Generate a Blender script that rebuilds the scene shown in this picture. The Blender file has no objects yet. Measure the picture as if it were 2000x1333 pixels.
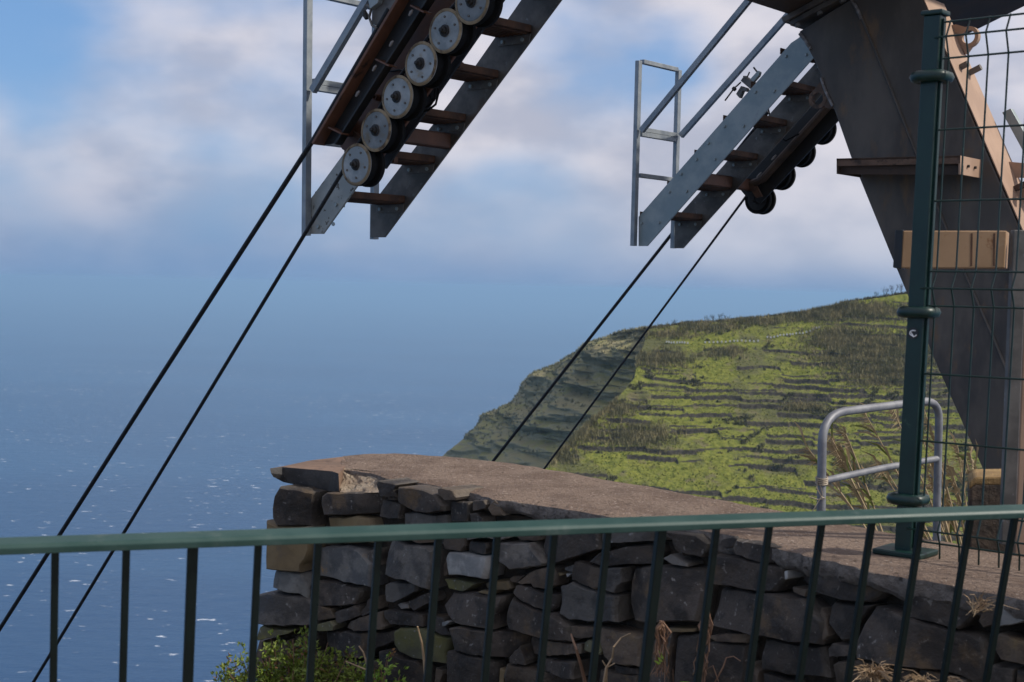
import bpy, bmesh, math, random
import numpy as np
from mathutils import Vector, Matrix
random.seed(7); np.random.seed(7)
R = math.radians
SC = bpy.context.scene
COL = SC.collection

# ------------------------------------------------------------------ camera
F = 2778.0                      # focal length in photo pixels (50 mm on 36 mm, 2000 px wide)
EYE = Vector((0, 0, 1.6))
PITCH = math.atan(106.0 / F); ROLL = R(1.2)
fw = Vector((0, math.cos(PITCH), -math.sin(PITCH)))
r0 = Vector((1, 0, 0)); u0 = Vector((0, math.sin(PITCH), math.cos(PITCH)))
rt = r0 * math.cos(ROLL) + u0 * math.sin(ROLL)
up = u0 * math.cos(ROLL) - r0 * math.sin(ROLL)
cd = bpy.data.cameras.new('camera'); cam = bpy.data.objects.new('camera', cd); COL.objects.link(cam)
m = Matrix((rt, up, -fw)).transposed().to_4x4(); m.translation = EYE
cam.matrix_world = m
cd.sensor_width = 36; cd.lens = 50; cd.clip_start = 0.05; cd.clip_end = 200000
cd.dof.use_dof = True; cd.dof.focus_distance = 6.8; cd.dof.aperture_fstop = 9
SC.camera = cam

# ------------------------------------------------------------------ light and sky
SUN_EL, SUN_AZ = 42.0, 97.0          # azimuth clockwise from +Y (the view direction)
sd = Vector((math.sin(R(SUN_AZ)) * math.cos(R(SUN_EL)), math.cos(R(SUN_AZ)) * math.cos(R(SUN_EL)), math.sin(R(SUN_EL))))
sl = bpy.data.lights.new('sun', 'SUN'); sl.energy = 3.0; sl.angle = R(2.5); sl.color = (1.0, 0.93, 0.82)
so = bpy.data.objects.new('sun', sl); COL.objects.link(so)
so.rotation_euler = sd.to_track_quat('Z', 'Y').to_euler(); so.location = (20, -5, 30)

W = bpy.data.worlds.new('World'); SC.world = W; W.use_nodes = True
nt = W.node_tree; nt.nodes.clear()
def N(t, **k):
    n = nt.nodes.new(t)
    for a, b in k.items():
        if a in n.inputs: n.inputs[a].default_value = b
        else: setattr(n, a, b)
    return n
def L(a, b): nt.links.new(a, b)
def mth(op, a, b=None, clamp=False):
    n = nt.nodes.new('ShaderNodeMath'); n.operation = op; n.use_clamp = clamp
    for i, x in enumerate((a, b)):
        if x is None: continue
        if isinstance(x, (int, float)): n.inputs[i].default_value = x
        else: L(x, n.inputs[i])
    return n.outputs[0]
def mixc(f, a, b):
    n = nt.nodes.new('ShaderNodeMix'); n.data_type = 'RGBA'
    if isinstance(f, (int, float)): n.inputs[0].default_value = f
    else: L(f, n.inputs[0])
    for i, x in ((6, a), (7, b)):
        if isinstance(x, tuple): n.inputs[i].default_value = (*x, 1)
        else: L(x, n.inputs[i])
    return n.outputs[2]
def rampf(x, lo, hi):
    n = nt.nodes.new('ShaderNodeMapRange'); n.interpolation_type = 'SMOOTHSTEP'
    n.inputs[1].default_value = lo; n.inputs[2].default_value = hi
    L(x, n.inputs[0]); return n.outputs[0]
sky = N('ShaderNodeTexSky', sky_type='NISHITA', sun_disc=False, sun_elevation=R(SUN_EL), sun_rotation=R(SUN_AZ),
        altitude=400.0, air_density=1.0, dust_density=1.2, ozone_density=1.5)
tc = N('ShaderNodeTexCoord'); sep = N('ShaderNodeSeparateXYZ'); L(tc.outputs['Generated'], sep.inputs[0])
elev = sep.outputs[2]
mp = N('ShaderNodeMapping'); L(tc.outputs['Generated'], mp.inputs[0]); mp.inputs['Scale'].default_value = (1, 1, 1.9)
mp.inputs['Location'].default_value = (14.996, 16.898, 0.361)
n1 = N('ShaderNodeTexNoise', Scale=6.5, Detail=4.0, Roughness=0.42, Distortion=0.1); L(mp.outputs[0], n1.inputs['Vector'])
n2 = N('ShaderNodeTexNoise', Scale=2.6, Detail=2.0, Roughness=0.5); L(mp.outputs[0], n2.inputs['Vector'])
cov = mth('ADD', mth('MULTIPLY', n1.outputs[0], 0.55), mth('MULTIPLY', n2.outputs[0], 0.45))
cov = mth('ADD', cov, mth('MULTIPLY', sep.outputs[0], 0.16))      # the cloud bank lies toward the sun side
cov = mth('ADD', cov, mth('MULTIPLY', rampf(elev, 0.18, 0.55), 0.10))   # more cloud overhead, as the soft light implies
cloud = rampf(cov, 0.35, 0.555)
n3 = N('ShaderNodeTexNoise', Scale=11.0, Detail=4.0, Roughness=0.5); L(mp.outputs[0], n3.inputs['Vector'])
ccol = mixc(rampf(n3.outputs[0], 0.35, 0.65), (3.9, 4.0, 4.8), (6.2, 5.9, 6.3))
base = mixc(0.6, sky.outputs[0], (1.1, 2.75, 5.9))
s1 = mixc(mth('MULTIPLY', cloud, 0.92), base, ccol)
hz = rampf(elev, 0.115, -0.02)                    # air near the horizon, the same all round
hcol = mixc(mth('MULTIPLY', rampf(sep.outputs[0], -0.32, 0.34), rampf(elev, -0.002, 0.035)), (1.30, 2.36, 4.2), (3.7, 4.25, 5.4))   # brighter haze toward the sun
s2 = mixc(mth('MULTIPLY', hz, 0.88), s1, hcol)
bg = N('ShaderNodeBackground', Strength=0.1); L(s2, bg.inputs[0])
wo = N('ShaderNodeOutputWorld'); L(bg.outputs[0], wo.inputs[0])

SC.render.engine = 'CYCLES'
SC.view_settings.view_transform = 'Standard'; SC.view_settings.look = 'None'
SC.view_settings.exposure = 0.3; SC.view_settings.gamma = 1.0
cy = SC.cycles
cy.use_denoising = True; cy.max_bounces = 6; cy.diffuse_bounces = 3; cy.glossy_bounces = 3
cy.transmission_bounces = 2; cy.volume_bounces = 0; cy.transparent_max_bounces = 6
try: cy.denoiser = 'OPENIMAGEDENOISE'
except Exception: pass

# ------------------------------------------------------------------ pixel helpers (a pixel gives a direction)
def ray(x, y): return rt * ((x - 1000) / F) - up * ((y - 666.5) / F) + fw
def P(x, y, d):
    v = ray(x, y); return EYE + v * (d / v.y)
def onz(x, y, z):
    v = ray(x, y); return EYE + v * ((z - EYE.z) / v.z)
A = Vector((0.644, 0.765, 0)).normalized()        # axle direction of the cableway
LL = Vector((A.y, -A.x, 0))                       # uphill, horizontally
Z = Vector((0, 0, 1))
O = P(601, 460, 8.0)
def ona(x, y, a):
    v = ray(x, y); return EYE + v * ((a - A.dot(EYE - O)) / A.dot(v))

# ------------------------------------------------------------------ materials
def mat(name, c1, c2, scale=6, detail=6, lo=.38, hi=.62, rough=.6, metal=0, bump=.15, bscale=None, bdist=.01,
        spots=None, spots2=None, stretch=None, objrand=False, spec=.5, rvar=.15, trans=False):
    mt = bpy.data.materials.new(name); mt.use_nodes = True
    global nt; keep = nt; nt = mt.node_tree
    b = nt.nodes['Principled BSDF']
    t = N('ShaderNodeTexCoord'); vec = t.outputs['Object']
    if objrand:
        oi = N('ShaderNodeObjectInfo'); ad = N('ShaderNodeVectorMath', operation='MULTIPLY_ADD')
        cb = N('ShaderNodeCombineXYZ'); 
        for i in range(3): L(oi.outputs['Random'], cb.inputs[i])
        L(cb.outputs[0], ad.inputs[0]); ad.inputs[1].default_value = (37, 51, 29); L(vec, ad.inputs[2]); vec = ad.outputs[0]
    if stretch:
        mpp = N('ShaderNodeMapping'); mpp.inputs['Scale'].default_value = stretch; L(vec, mpp.inputs[0]); vec = mpp.outputs[0]
    n = N('ShaderNodeTexNoise', Scale=scale, Detail=detail, Roughness=.6); L(vec, n.inputs['Vector'])
    c = mixc(rampf(n.outputs[0], lo, hi), c1, c2)
    for sp in (spots, spots2):
        if sp:
            col, sc_, th, soft = sp
            ns = N('ShaderNodeTexNoise', Scale=sc_, Detail=5.0, Roughness=.62); L(vec, ns.inputs['Vector'])
            c = mixc(rampf(ns.outputs[0], th, th + soft), c, col)
    if objrand and bump > .3:
        ge = N('ShaderNodeNewGeometry'); c = mixc(mth('MULTIPLY', rampf(ge.outputs['Pointiness'], .53, .62), .55), c, (.17, .145, .115))
    if objrand:
        hs = N('ShaderNodeHueSaturation'); L(c, hs.inputs['Color'])
        L(mth('ADD', mth('MULTIPLY', oi.outputs['Random'], 0.75), 0.65), hs.inputs['Value']); c = hs.outputs[0]
    L(c, b.inputs['Base Color'])
    L(mth('ADD', mth('MULTIPLY', n.outputs[0], rvar * 2), rough - rvar), b.inputs['Roughness'])
    b.inputs['Metallic'].default_value = metal; b.inputs['Specular IOR Level'].default_value = spec
    if bump:
        nb = N('ShaderNodeTexNoise', Scale=bscale or scale * 5, Detail=7.0, Roughness=.65); L(vec, nb.inputs['Vector'])
        bp = N('ShaderNodeBump', Strength=bump, Distance=bdist); L(nb.outputs[0], bp.inputs['Height']); L(bp.outputs[0], b.inputs['Normal'])
    nt = keep
    return mt
G = {}
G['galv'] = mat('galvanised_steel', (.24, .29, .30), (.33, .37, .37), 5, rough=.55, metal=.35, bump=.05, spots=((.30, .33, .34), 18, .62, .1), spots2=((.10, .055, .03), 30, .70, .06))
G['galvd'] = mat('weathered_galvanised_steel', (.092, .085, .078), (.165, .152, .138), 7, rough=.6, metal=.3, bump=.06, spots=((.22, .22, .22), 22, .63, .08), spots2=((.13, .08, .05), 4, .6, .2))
G['galvstain'] = mat('stained_galvanised_steel', (.27, .29, .28), (.36, .37, .35), 6, rough=.6, metal=.25, bump=.06, spots=((.07, .055, .04), 26, .60, .06), spots2=((.14, .08, .04), 40, .66, .05))
G['rail'] = mat('grey_rail_steel', (.22, .25, .28), (.31, .34, .36), 8, rough=.5, metal=.35, bump=.04, spots=((.24, .12, .05), 14, .70, .06))
G['rust'] = mat('rusted_steel', (.055, .027, .016), (.115, .055, .030), 12, rough=.8, bump=.2, spots=((.05, .03, .022), 6, .55, .15))
G['brown'] = mat('brown_painted_steel', (.10, .045, .026), (.155, .068, .038), 5, rough=.6, bump=.06, spots=((.02, .014, .012), 9, .58, .14), spots2=((.2, .19, .19), 16, .74, .05))
G['dark'] = mat('black_and_shaded_steel', (.008, .008, .009), (.018, .015, .013), 9, rough=.55, bump=.08)
G['rubber'] = mat('black_rubber', (.004, .004, .0045), (.008, .0075, .0075), 9, rough=.8, spec=.2, bump=.05)
G['disc'] = mat('sheave_plate', (.20, .222, .23), (.31, .33, .335), 9, rough=.55, metal=.15, bump=.08, spots=((.22, .17, .10), 6, .57, .14), spots2=((.1, .08, .06), 24, .66, .06), objrand=True)
G['discrim'] = mat('rusty_rim', (.17, .125, .07), (.26, .20, .125), 12, rough=.7, bump=.1, spots=((.07, .045, .025), 9, .52, .12), objrand=True)
G['rope'] = mat('steel_rope', (.012, .012, .015), (.025, .025, .028), 60, rough=.55, metal=.3, bump=.3, bscale=90)
G['leg'] = mat('weathered_shaded_steel', (.088, .076, .066), (.15, .128, .108), 2.6, rough=.6, metal=.1, bump=.08, spots=((.045, .041, .042), 1.6, .48, .2), spots2=((.19, .12, .07), 4.5, .55, .14), stretch=(1, 1, .45))  # base darkened: shade on the leg's wide face is in the colour
G['primerlit'] = mat('tan_primer_sunlit_steel', (.34, .215, .145), (.42, .275, .19), 4, rough=.65, bump=.05, spots=((.27, .15, .085), 9, .6, .15), stretch=(1, 1, .4))  # primer tan; also stands for sunlight on leg side and step end
G['orange'] = mat('orange_primer_beam', (.31, .185, .095), (.36, .225, .125), 5, rough=.7, bump=.08, spots=((.22, .10, .04), 16, .60, .1), spots2=((.40, .29, .19), 12, .63, .1))
G['beam'] = mat('dark_rusty_beam', (.04, .025, .018), (.075, .045, .03), 3, rough=.65, bump=.06, spots=((.02, .016, .014), 3, .55, .2))
G['weld'] = mat('weld_bead', (.16, .14, .13), (.3, .28, .27), 30, rough=.5, metal=.4, bump=.3)
G['white'] = mat('white_sticker', (.75, .74, .73), (.8, .8, .79), 8, rough=.5, bump=0)
G['blk'] = mat('black_sticker', (.012, .012, .014), (.02, .02, .022), 8, rough=.4, bump=0)
G['green'] = mat('dark_green_paint', (.0015, .018, .0145), (.003, .025, .0205), 10, rough=.38, bump=.04, spots=((.03, .07, .05), 22, .66, .08))
G['greenrail'] = mat('worn_green_paint', (.012, .050, .042), (.026, .068, .058), 7, rough=.5, bump=.05, spots=((.12, .145, .13), 6, .55, .2), spots2=((.26, .25, .2), 14, .70, .04))
G['greenshade'] = mat('shaded_baluster_green', (.0015, .006, .0055), (.0025, .009, .008), 10, rough=.5, bump=.04, spec=.25)  # near-black railing green: the balusters' shade is painted in
G['alu'] = mat('dull_grey_tube', (.17, .175, .195), (.25, .255, .27), 12, rough=.55, metal=.3, bump=.05, spots=((.2, .18, .17), 20, .66, .08))
G['slate'] = mat('slate_stone', (.027, .0215, .0180), (.062, .049, .040), 9, lo=.43, hi=.57, rough=.75, bump=.55, bscale=16, bdist=.03, spots=((.17, .155, .14), 48, .62, .06), spots2=((.105, .068, .036), 6, .55, .15), objrand=True)
G['blue'] = mat('blue_grey_stone', (.060, .055, .051), (.125, .113, .101), 10, lo=.43, hi=.57, rough=.75, bump=.5, bscale=16, bdist=.03, spots=((.25, .25, .245), 40, .63, .08), spots2=((.06, .06, .065), 12, .58, .12), objrand=True)
G['bstone'] = mat('brown_grey_stone', (.046, .033, .024), (.090, .066, .046), 10, lo=.43, hi=.57, rough=.78, bump=.55, bscale=16, bdist=.03, spots=((.17, .15, .13), 60, .66, .06), spots2=((.15, .10, .05), 6, .58, .14), objrand=True)
G['tan'] = mat('tan_stone', (.13, .092, .046), (.18, .13, .066), 7, rough=.8, bump=.35, bscale=40, bdist=.008, spots=((.09, .075, .055), 11, .6, .15), objrand=True)
G['moss'] = mat('mossy_stone', (.085, .08, .045), (.12, .115, .05), 8, lo=.43, hi=.57, rough=.85, bump=.5, bscale=30, bdist=.012, spots=((.21, .21, .19), 60, .62, .06), spots2=((.13, .12, .035), 9, .52, .15), objrand=True)
G['pale'] = mat('pale_lichen_stone', (.17, .17, .165), (.27, .265, .25), 11, lo=.43, hi=.57, rough=.8, bump=.5, bscale=30, bdist=.012, spots=((.09, .09, .085), 9, .57, .12), objrand=True)
G['patch'] = mat('blue_stone_ochre_patch', (.075, .074, .074), (.145, .138, .128), 9, lo=.43, hi=.57, rough=.75, bump=.5, bscale=28, bdist=.012, spots=((.26, .25, .22), 45, .62, .07), spots2=((.30, .18, .07), 9, .60, .08))
G['core'] = mat('wall_joint_earth', (.022, .018, .014), (.05, .038, .028), 14, rough=.95, bump=.6, bscale=50, bdist=.02)
G['mortar'] = mat('crumbling_mortar', (.30, .225, .16), (.44, .36, .27), 18, rough=.9, bump=1.0, bscale=60, bdist=.025, spots=((.16, .12, .08), 22, .56, .1))
G['slab'] = mat('brown_concrete', (.150, .098, .068), (.225, .160, .118), 6, rough=.9, bump=1.0, bscale=60, bdist=.016, spots=((.42, .34, .28), 70, .61, .05), spots2=((.085, .055, .038), 40, .57, .08))
G['slabedge'] = mat('ragged_concrete_edge', (.11, .095, .085), (.20, .175, .155), 30, rough=.95, bump=.9, bscale=60, bdist=.02, spots=((.05, .042, .036), 24, .58, .08))
G['capsunlit'] = mat('cap_stone', (.15, .095, .062), (.21, .13, .085), 5, rough=.75, bump=.4, bscale=30, bdist=.01, spots=((.10, .062, .042), 8, .55, .15))  # cap stone's top and right end: warm sunlight put into the colour
G['capshade'] = mat('shaded_cap_stone', (.030, .029, .030), (.055, .053, .052), 12, rough=.78, bump=.6, bscale=30, bdist=.012, spots=((.12, .115, .11), 60, .64, .06))  # front and left of the same stone, shade put into the colour
G['soil'] = mat('bare_soil', (.06, .045, .03), (.11, .08, .05), 4, rough=.95, bump=.7, bscale=20, bdist=.03, spots=((.05, .07, .02), 2, .52, .1))
G['conc'] = mat('grey_concrete', (.24, .23, .21), (.33, .31, .29), 3, rough=.9, bump=.3, bscale=40)
G['block'] = mat('shaded_block', (.05, .038, .03), (.1, .07, .05), 12, rough=.9, bump=.8, bscale=30, bdist=.02)  # block sides darkened, their shade is in the colour
G['blocksunlit'] = mat('sunlit_ochre_top', (.24, .15, .06), (.34, .22, .09), 14, rough=.9, bump=.7, bscale=40, bdist=.015)  # top of the same block, sunlight painted as ochre
G['stepm'] = mat('rusty_step', (.10, .06, .04), (.18, .11, .075), 10, rough=.7, bump=.1, spots=((.06, .04, .03), 12, .55, .12))
def leafmat(name, a, b, rough=.6):
    mt = mat(name, a, b, 9, 4, rough=rough, bump=0)
    bs = mt.node_tree.nodes['Principled BSDF']
    bs.inputs['Subsurface Weight'].default_value = 0
    return mt
G['leaf'] = leafmat('green_leaf', (.12, .17, .015), (.20, .25, .04))
G['redleaf'] = leafmat('reddish_leaf', (.13, .06, .02), (.2, .1, .03))
G['brightleaf'] = leafmat('bright_green_leaf', (.16, .27, .02), (.24, .34, .05))
G['straw'] = leafmat('dry_straw', (.30, .20, .11), (.42, .30, .18))
G['dry'] = leafmat('dry_brown_stalk', (.16, .085, .05), (.26, .15, .09))
G['reed'] = leafmat('dry_reed', (.30, .215, .115), (.46, .35, .20))
G['reedgreen'] = leafmat('green_reed_leaf', (.12, .15, .03), (.2, .22, .05))
G['string'] = leafmat('string', (.3, .24, .17), (.4, .33, .25))

# ------------------------------------------------------------------ object helpers
WL = {}
def reg(o, loc, parent):
    COL.objects.link(o)
    if parent is not None:
        o.parent = parent; o.location = loc - WL[parent]
    else: o.location = loc
    WL[o] = loc.copy()
    return o
def tag(o, label=None, cat=None, group=None, kind=None):
    for k, v in (('label', label), ('category', cat), ('group', group), ('kind', kind)):
        if v: o[k] = v
    return o
def thing(name, loc, label, cat, group=None):
    o = bpy.data.objects.new(name, None); o.empty_display_size = .1
    return tag(reg(o, Vector(loc), None), label, cat, group)
class MB:
    def __init__(s): s.v = []; s.f = []; s.mi = []; s.cur = 0
    def add(s, vs, fs):
        k = len(s.v); s.v += [Vector(x) for x in vs]
        s.f += [tuple(i + k for i in f) for f in fs]; s.mi += [s.cur] * len(fs)
        return s
    def prism(s, poly, vec):
        n = len(poly); poly = [Vector(p) for p in poly]
        s.add(poly + [p + vec for p in poly], [tuple(range(n)), tuple(range(2 * n - 1, n - 1, -1))] +
              [((i + 1) % n, i, n + i, n + (i + 1) % n) for i in range(n)])
        return s
    def box(s, c, ax, h):
        c = Vector(c); ax = [Vector(a) for a in ax]
        vs = [c + ax[0] * (h[0] * i) + ax[1] * (h[1] * j) + ax[2] * (h[2] * k) for i in (-1, 1) for j in (-1, 1) for k in (-1, 1)]
        return s.add(vs, [(0, 1, 3, 2), (4, 6, 7, 5), (0, 4, 5, 1), (2, 3, 7, 6), (0, 2, 6, 4), (1, 5, 7, 3)])
    def bar(s, p, q, w, h, side=None):
        p = Vector(p); q = Vector(q); d = (q - p); ln = d.length; d.normalize()
        x = (side - d * side.dot(d)).normalized() if side is not None else d.orthogonal().normalized()
        return s.box((p + q) / 2, (d, x, d.cross(x)), (ln / 2, w / 2, h / 2))
    def tube(s, pts, r, n=8, cap=True):
        pts = [Vector(p) for p in pts]; rs = r if isinstance(r, (list, tuple)) else [r] * len(pts)
        ref = None; k = len(s.v); vs = []; fs = []
        for i, p in enumerate(pts):
            d = (pts[min(i + 1, len(pts) - 1)] - pts[max(i - 1, 0)]).normalized()
            x = d.orthogonal().normalized() if ref is None else (ref - d * ref.dot(d)).normalized()
            ref = x; y = d.cross(x)
            for j in range(n):
                a = 2 * math.pi * j / n; vs.append(p + (x * math.cos(a) + y * math.sin(a)) * rs[i])
        for i in range(len(pts) - 1):
            for j in range(n):
                fs.append((i * n + j, i * n + (j + 1) % n, (i + 1) * n + (j + 1) % n, (i + 1) * n + j))
        if cap:
            fs.append(tuple(range(n - 1, -1, -1))); fs.append(tuple(range((len(pts) - 1) * n, len(pts) * n)))
        return s.add(vs, fs)
    def lathe(s, c, ax, prof, n=32, cap=True):
        ax = Vector(ax).normalized(); x = ax.orthogonal().normalized(); y = ax.cross(x); c = Vector(c)
        vs = []; fs = []
        for (o, r) in prof:
            for j in range(n):
                a = 2 * math.pi * j / n; vs.append(c + ax * o + (x * math.cos(a) + y * math.sin(a)) * max(r, 1e-5))
        for i in range(len(prof) - 1):
            for j in range(n):
                fs.append((i * n + (j + 1) % n, i * n + j, (i + 1) * n + j, (i + 1) * n + (j + 1) % n))
        if cap: fs.append(tuple(range(n))); fs.append(tuple(range(len(prof) * n - 1, (len(prof) - 1) * n - 1, -1)))
        return s.add(vs, fs)
    def quad(s, a, b, c, d): return s.add([a, b, c, d], [(0, 1, 2, 3)])
    def build(s, name, m, parent=None, smooth=False, bevel=0, seg=2, sharp=35):
        ms = m if isinstance(m, (list, tuple)) else [m]
        c = Vector(((min(v.x for v in s.v) + max(v.x for v in s.v)) / 2, (min(v.y for v in s.v) + max(v.y for v in s.v)) / 2,
                    (min(v.z for v in s.v) + max(v.z for v in s.v)) / 2))
        me = bpy.data.meshes.new(name); me.from_pydata([v - c for v in s.v], [], s.f)
        for x in ms: me.materials.append(G[x])
        if len(ms) > 1: me.polygons.foreach_set('material_index', s.mi)
        bm = bmesh.new(); bm.from_mesh(me)
        if bevel or smooth: bmesh.ops.recalc_face_normals(bm, faces=bm.faces)
        bm.to_mesh(me); bm.free()
        if smooth:
            me.polygons.foreach_set('use_smooth', [True] * len(me.polygons)); me.set_sharp_from_angle(angle=R(sharp))
        me.update()
        o = bpy.data.objects.new(name, me); reg(o, c, parent)
        if bevel:
            b = o.modifiers.new('bevel', 'BEVEL'); b.width = bevel; b.segments = seg; b.limit_method = 'ANGLE'; b.angle_limit = R(40)
        return o

# ------------------------------------------------------------------ noise in numpy
_perm = np.random.RandomState(3).rand(512, 512)
def vnoise(x, y):
    xi = np.floor(x).astype(int); yi = np.floor(y).astype(int); fx = x - xi; fy = y - yi
    fx = fx * fx * (3 - 2 * fx); fy = fy * fy * (3 - 2 * fy)
    g = lambda a, b: _perm[a % 512, b % 512]
    return (g(xi, yi) * (1 - fx) + g(xi + 1, yi) * fx) * (1 - fy) + (g(xi, yi + 1) * (1 - fx) + g(xi + 1, yi + 1) * fx) * fy
def fbm(x, y, o=4):
    t = 0; a = .5
    for _ in range(o): t = t + a * (vnoise(x, y) - .5); x = x * 2.03 + 17; y = y * 2.03 + 5; a *= .5
    return t
def gridmesh(name, Pts, m, kind='structure', smooth=True):
    r, c, _ = Pts.shape
    me = bpy.data.meshes.new(name)
    idx = np.arange(r * c).reshape(r, c)
    q = np.stack([idx[:-1, :-1], idx[:-1, 1:], idx[1:, 1:], idx[1:, :-1]], -1).reshape(-1, 4)
    me.from_pydata(Pts.reshape(-1, 3).tolist(), [], q.tolist())
    me.materials.append(m)
    if smooth: me.polygons.foreach_set('use_smooth', [True] * len(me.polygons))
    o = bpy.data.objects.new(name, me); reg(o, Vector((0, 0, 0)), None)
    tag(o, kind=kind); return o
def interp(pts, x): return np.interp(x, [p[0] for p in pts], [p[1] for p in pts])

# ------------------------------------------------------------------ sea
SEA = -400.0
def sea_mat():
    mt = bpy.data.materials.new('sea_water'); mt.use_nodes = True
    global nt; keep = nt; nt = mt.node_tree; b = nt.nodes['Principled BSDF']
    t = N('ShaderNodeTexCoord'); v = t.outputs['Object']
    mp = N('ShaderNodeMapping'); L(v, mp.inputs[0]); mp.inputs['Rotation'].default_value = (0, 0, R(12)); mp.inputs['Scale'].default_value = (.55, 1.15, 1)
    a = N('ShaderNodeTexNoise', Scale=.06, Detail=4.0, Roughness=.62); L(mp.outputs[0], a.inputs['Vector'])
    g = N('ShaderNodeTexNoise', Scale=.0035, Detail=3.0, Roughness=.55); L(mp.outputs[0], g.inputs['Vector'])
    big = N('ShaderNodeTexNoise', Scale=.0011, Detail=3.0, Roughness=.5); L(mp.outputs[0], big.inputs['Vector'])
    cap = rampf(mth('ADD', a.outputs[0], mth('MULTIPLY', mth('SUBTRACT', g.outputs[0], .5), .22)), .640, .70)
    c = mixc(rampf(big.outputs[0], .35, .65), (.010, .052, .140), (.018, .075, .175))
    c = mixc(cap, c, (.72, .76, .80))
    L(c, b.inputs['Base Color'])
    L(mth('ADD', mth('MULTIPLY', cap, .5), .33), b.inputs['Roughness'])
    b.inputs['IOR'].default_value = 1.33; b.inputs['Specular IOR Level'].default_value = .22
    w1 = N('ShaderNodeTexNoise', Scale=.028, Detail=5.0, Roughness=.6); L(mp.outputs[0], w1.inputs['Vector'])
    bp = N('ShaderNodeBump', Strength=.55, Distance=7.0); L(w1.outputs[0], bp.inputs['Height']); L(bp.outputs[0], b.inputs['Normal'])
    nt = keep; return mt
nth = 64
vs = [(0, 0, SEA)] + [(95000 * math.cos(2 * math.pi * i / nth), 95000 * math.sin(2 * math.pi * i / nth), SEA) for i in range(nth)]
me = bpy.data.meshes.new('sea'); me.from_pydata(vs, [], [(0, 1 + i, 1 + (i + 1) % nth) for i in range(nth)]); me.materials.append(sea_mat())
tag(reg(bpy.data.objects.new('sea', me), Vector((0, 0, 0)), None), kind='structure')

# ------------------------------------------------------------------ headland
def hill_mat(name, grass, shrub, rock, greenness):
    mt = bpy.data.materials.new(name); mt.use_nodes = True
    global nt; keep = nt; nt = mt.node_tree; b = nt.nodes['Principled BSDF']
    t = N('ShaderNodeTexCoord'); v = t.outputs['Object']
    ge = N('ShaderNodeNewGeometry'); sp = N('ShaderNodeSeparateXYZ'); L(ge.outputs['True Normal'], sp.inputs[0])
    a = N('ShaderNodeTexNoise', Scale=.06, Detail=6.0, Roughness=.62); L(v, a.inputs['Vector'])
    d = N('ShaderNodeTexNoise', Scale=.9, Detail=5.0, Roughness=.65); L(v, d.inputs['Vector'])
    e = N('ShaderNodeTexNoise', Scale=.25, Detail=5.0, Roughness=.6); L(v, e.inputs['Vector'])
    g = mixc(rampf(d.outputs[0], .35, .65), grass[0], grass[1])
    g = mixc(rampf(a.outputs[0], .5 + greenness, .62 + greenness), g, shrub[0])
    g = mixc(rampf(e.outputs[0], .56, .66), g, shrub[1])
    rk = mixc(rampf(d.outputs[0], .4, .6), rock[0], rock[1])
    st = mth('ADD', sp.outputs[2], mth('MULTIPLY', mth('SUBTRACT', e.outputs[0], .5), .5))
    c = mixc(rampf(st, .62, .50), g, rk)
    L(c, b.inputs['Base Color']); b.inputs['Roughness'].default_value = .9; b.inputs['Specular IOR Level'].default_value = .1
    bp = N('ShaderNodeBump', Strength=.8, Distance=.5); L(d.outputs[0], bp.inputs['Height']); L(bp.outputs[0], b.inputs['Normal'])
    nt = keep; return mt
G['hill'] = hill_mat('terraced_hillside', ((.120, .142, .026), (.215, .222, .046)), ((.115, .118, .048), (.155, .14, .068)), ((.045, .042, .034), (.078, .070, .055)), .0)  # terrace rock lightened: softening by haze is put into its colour
G['cliff'] = hill_mat('haze_pale_cliff', ((.25, .235, .095), (.30, .275, .115)), ((.28, .245, .13), (.295, .25, .14)), ((.28, .245, .145), (.325, .285, .17)), -.05)  # cliff tones raised, a veil of haze is painted into them
RIDGE = [(1240, 648), (1262, 643), (1330, 634), (1400, 629), (1500, 619), (1560, 613), (1620, 602), (1660, 590), (1720, 582), (1770, 574), (1850, 564), (2000, 548), (2300, 528)]
XL = [(640, 1268), (700, 1247), (740, 1238), (790, 1195), (850, 1130), (920, 1062), (1060, 940)]
YB = 1060
def face_xy(s, t):
    xt = 1265 + t * 985; yt = interp(RIDGE, xt); y = yt + (YB - yt) * s
    xl = interp(XL, y); x = xl + t * (2250 - xl)
    d = 272 + (350 - 272) * (1 - s) ** 1.15 + t * 12
    return x, y, d
def worldP(x, y, d):
    X = (x - 1000) / F; Y = (y - 666.5) / F
    v = np.stack([rt[i] * X - up[i] * Y + fw[i] for i in range(3)], -1)
    return np.array(EYE) + v * (d / v[..., 1])[..., None]
nr, ncol = 420, 620
ss = np.linspace(0, 1, nr)[:, None] * np.ones((1, ncol)); tt = np.ones((nr, 1)) * np.linspace(0, 1, ncol)[None, :]
pts = worldP(*face_xy(ss, tt))
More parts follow.
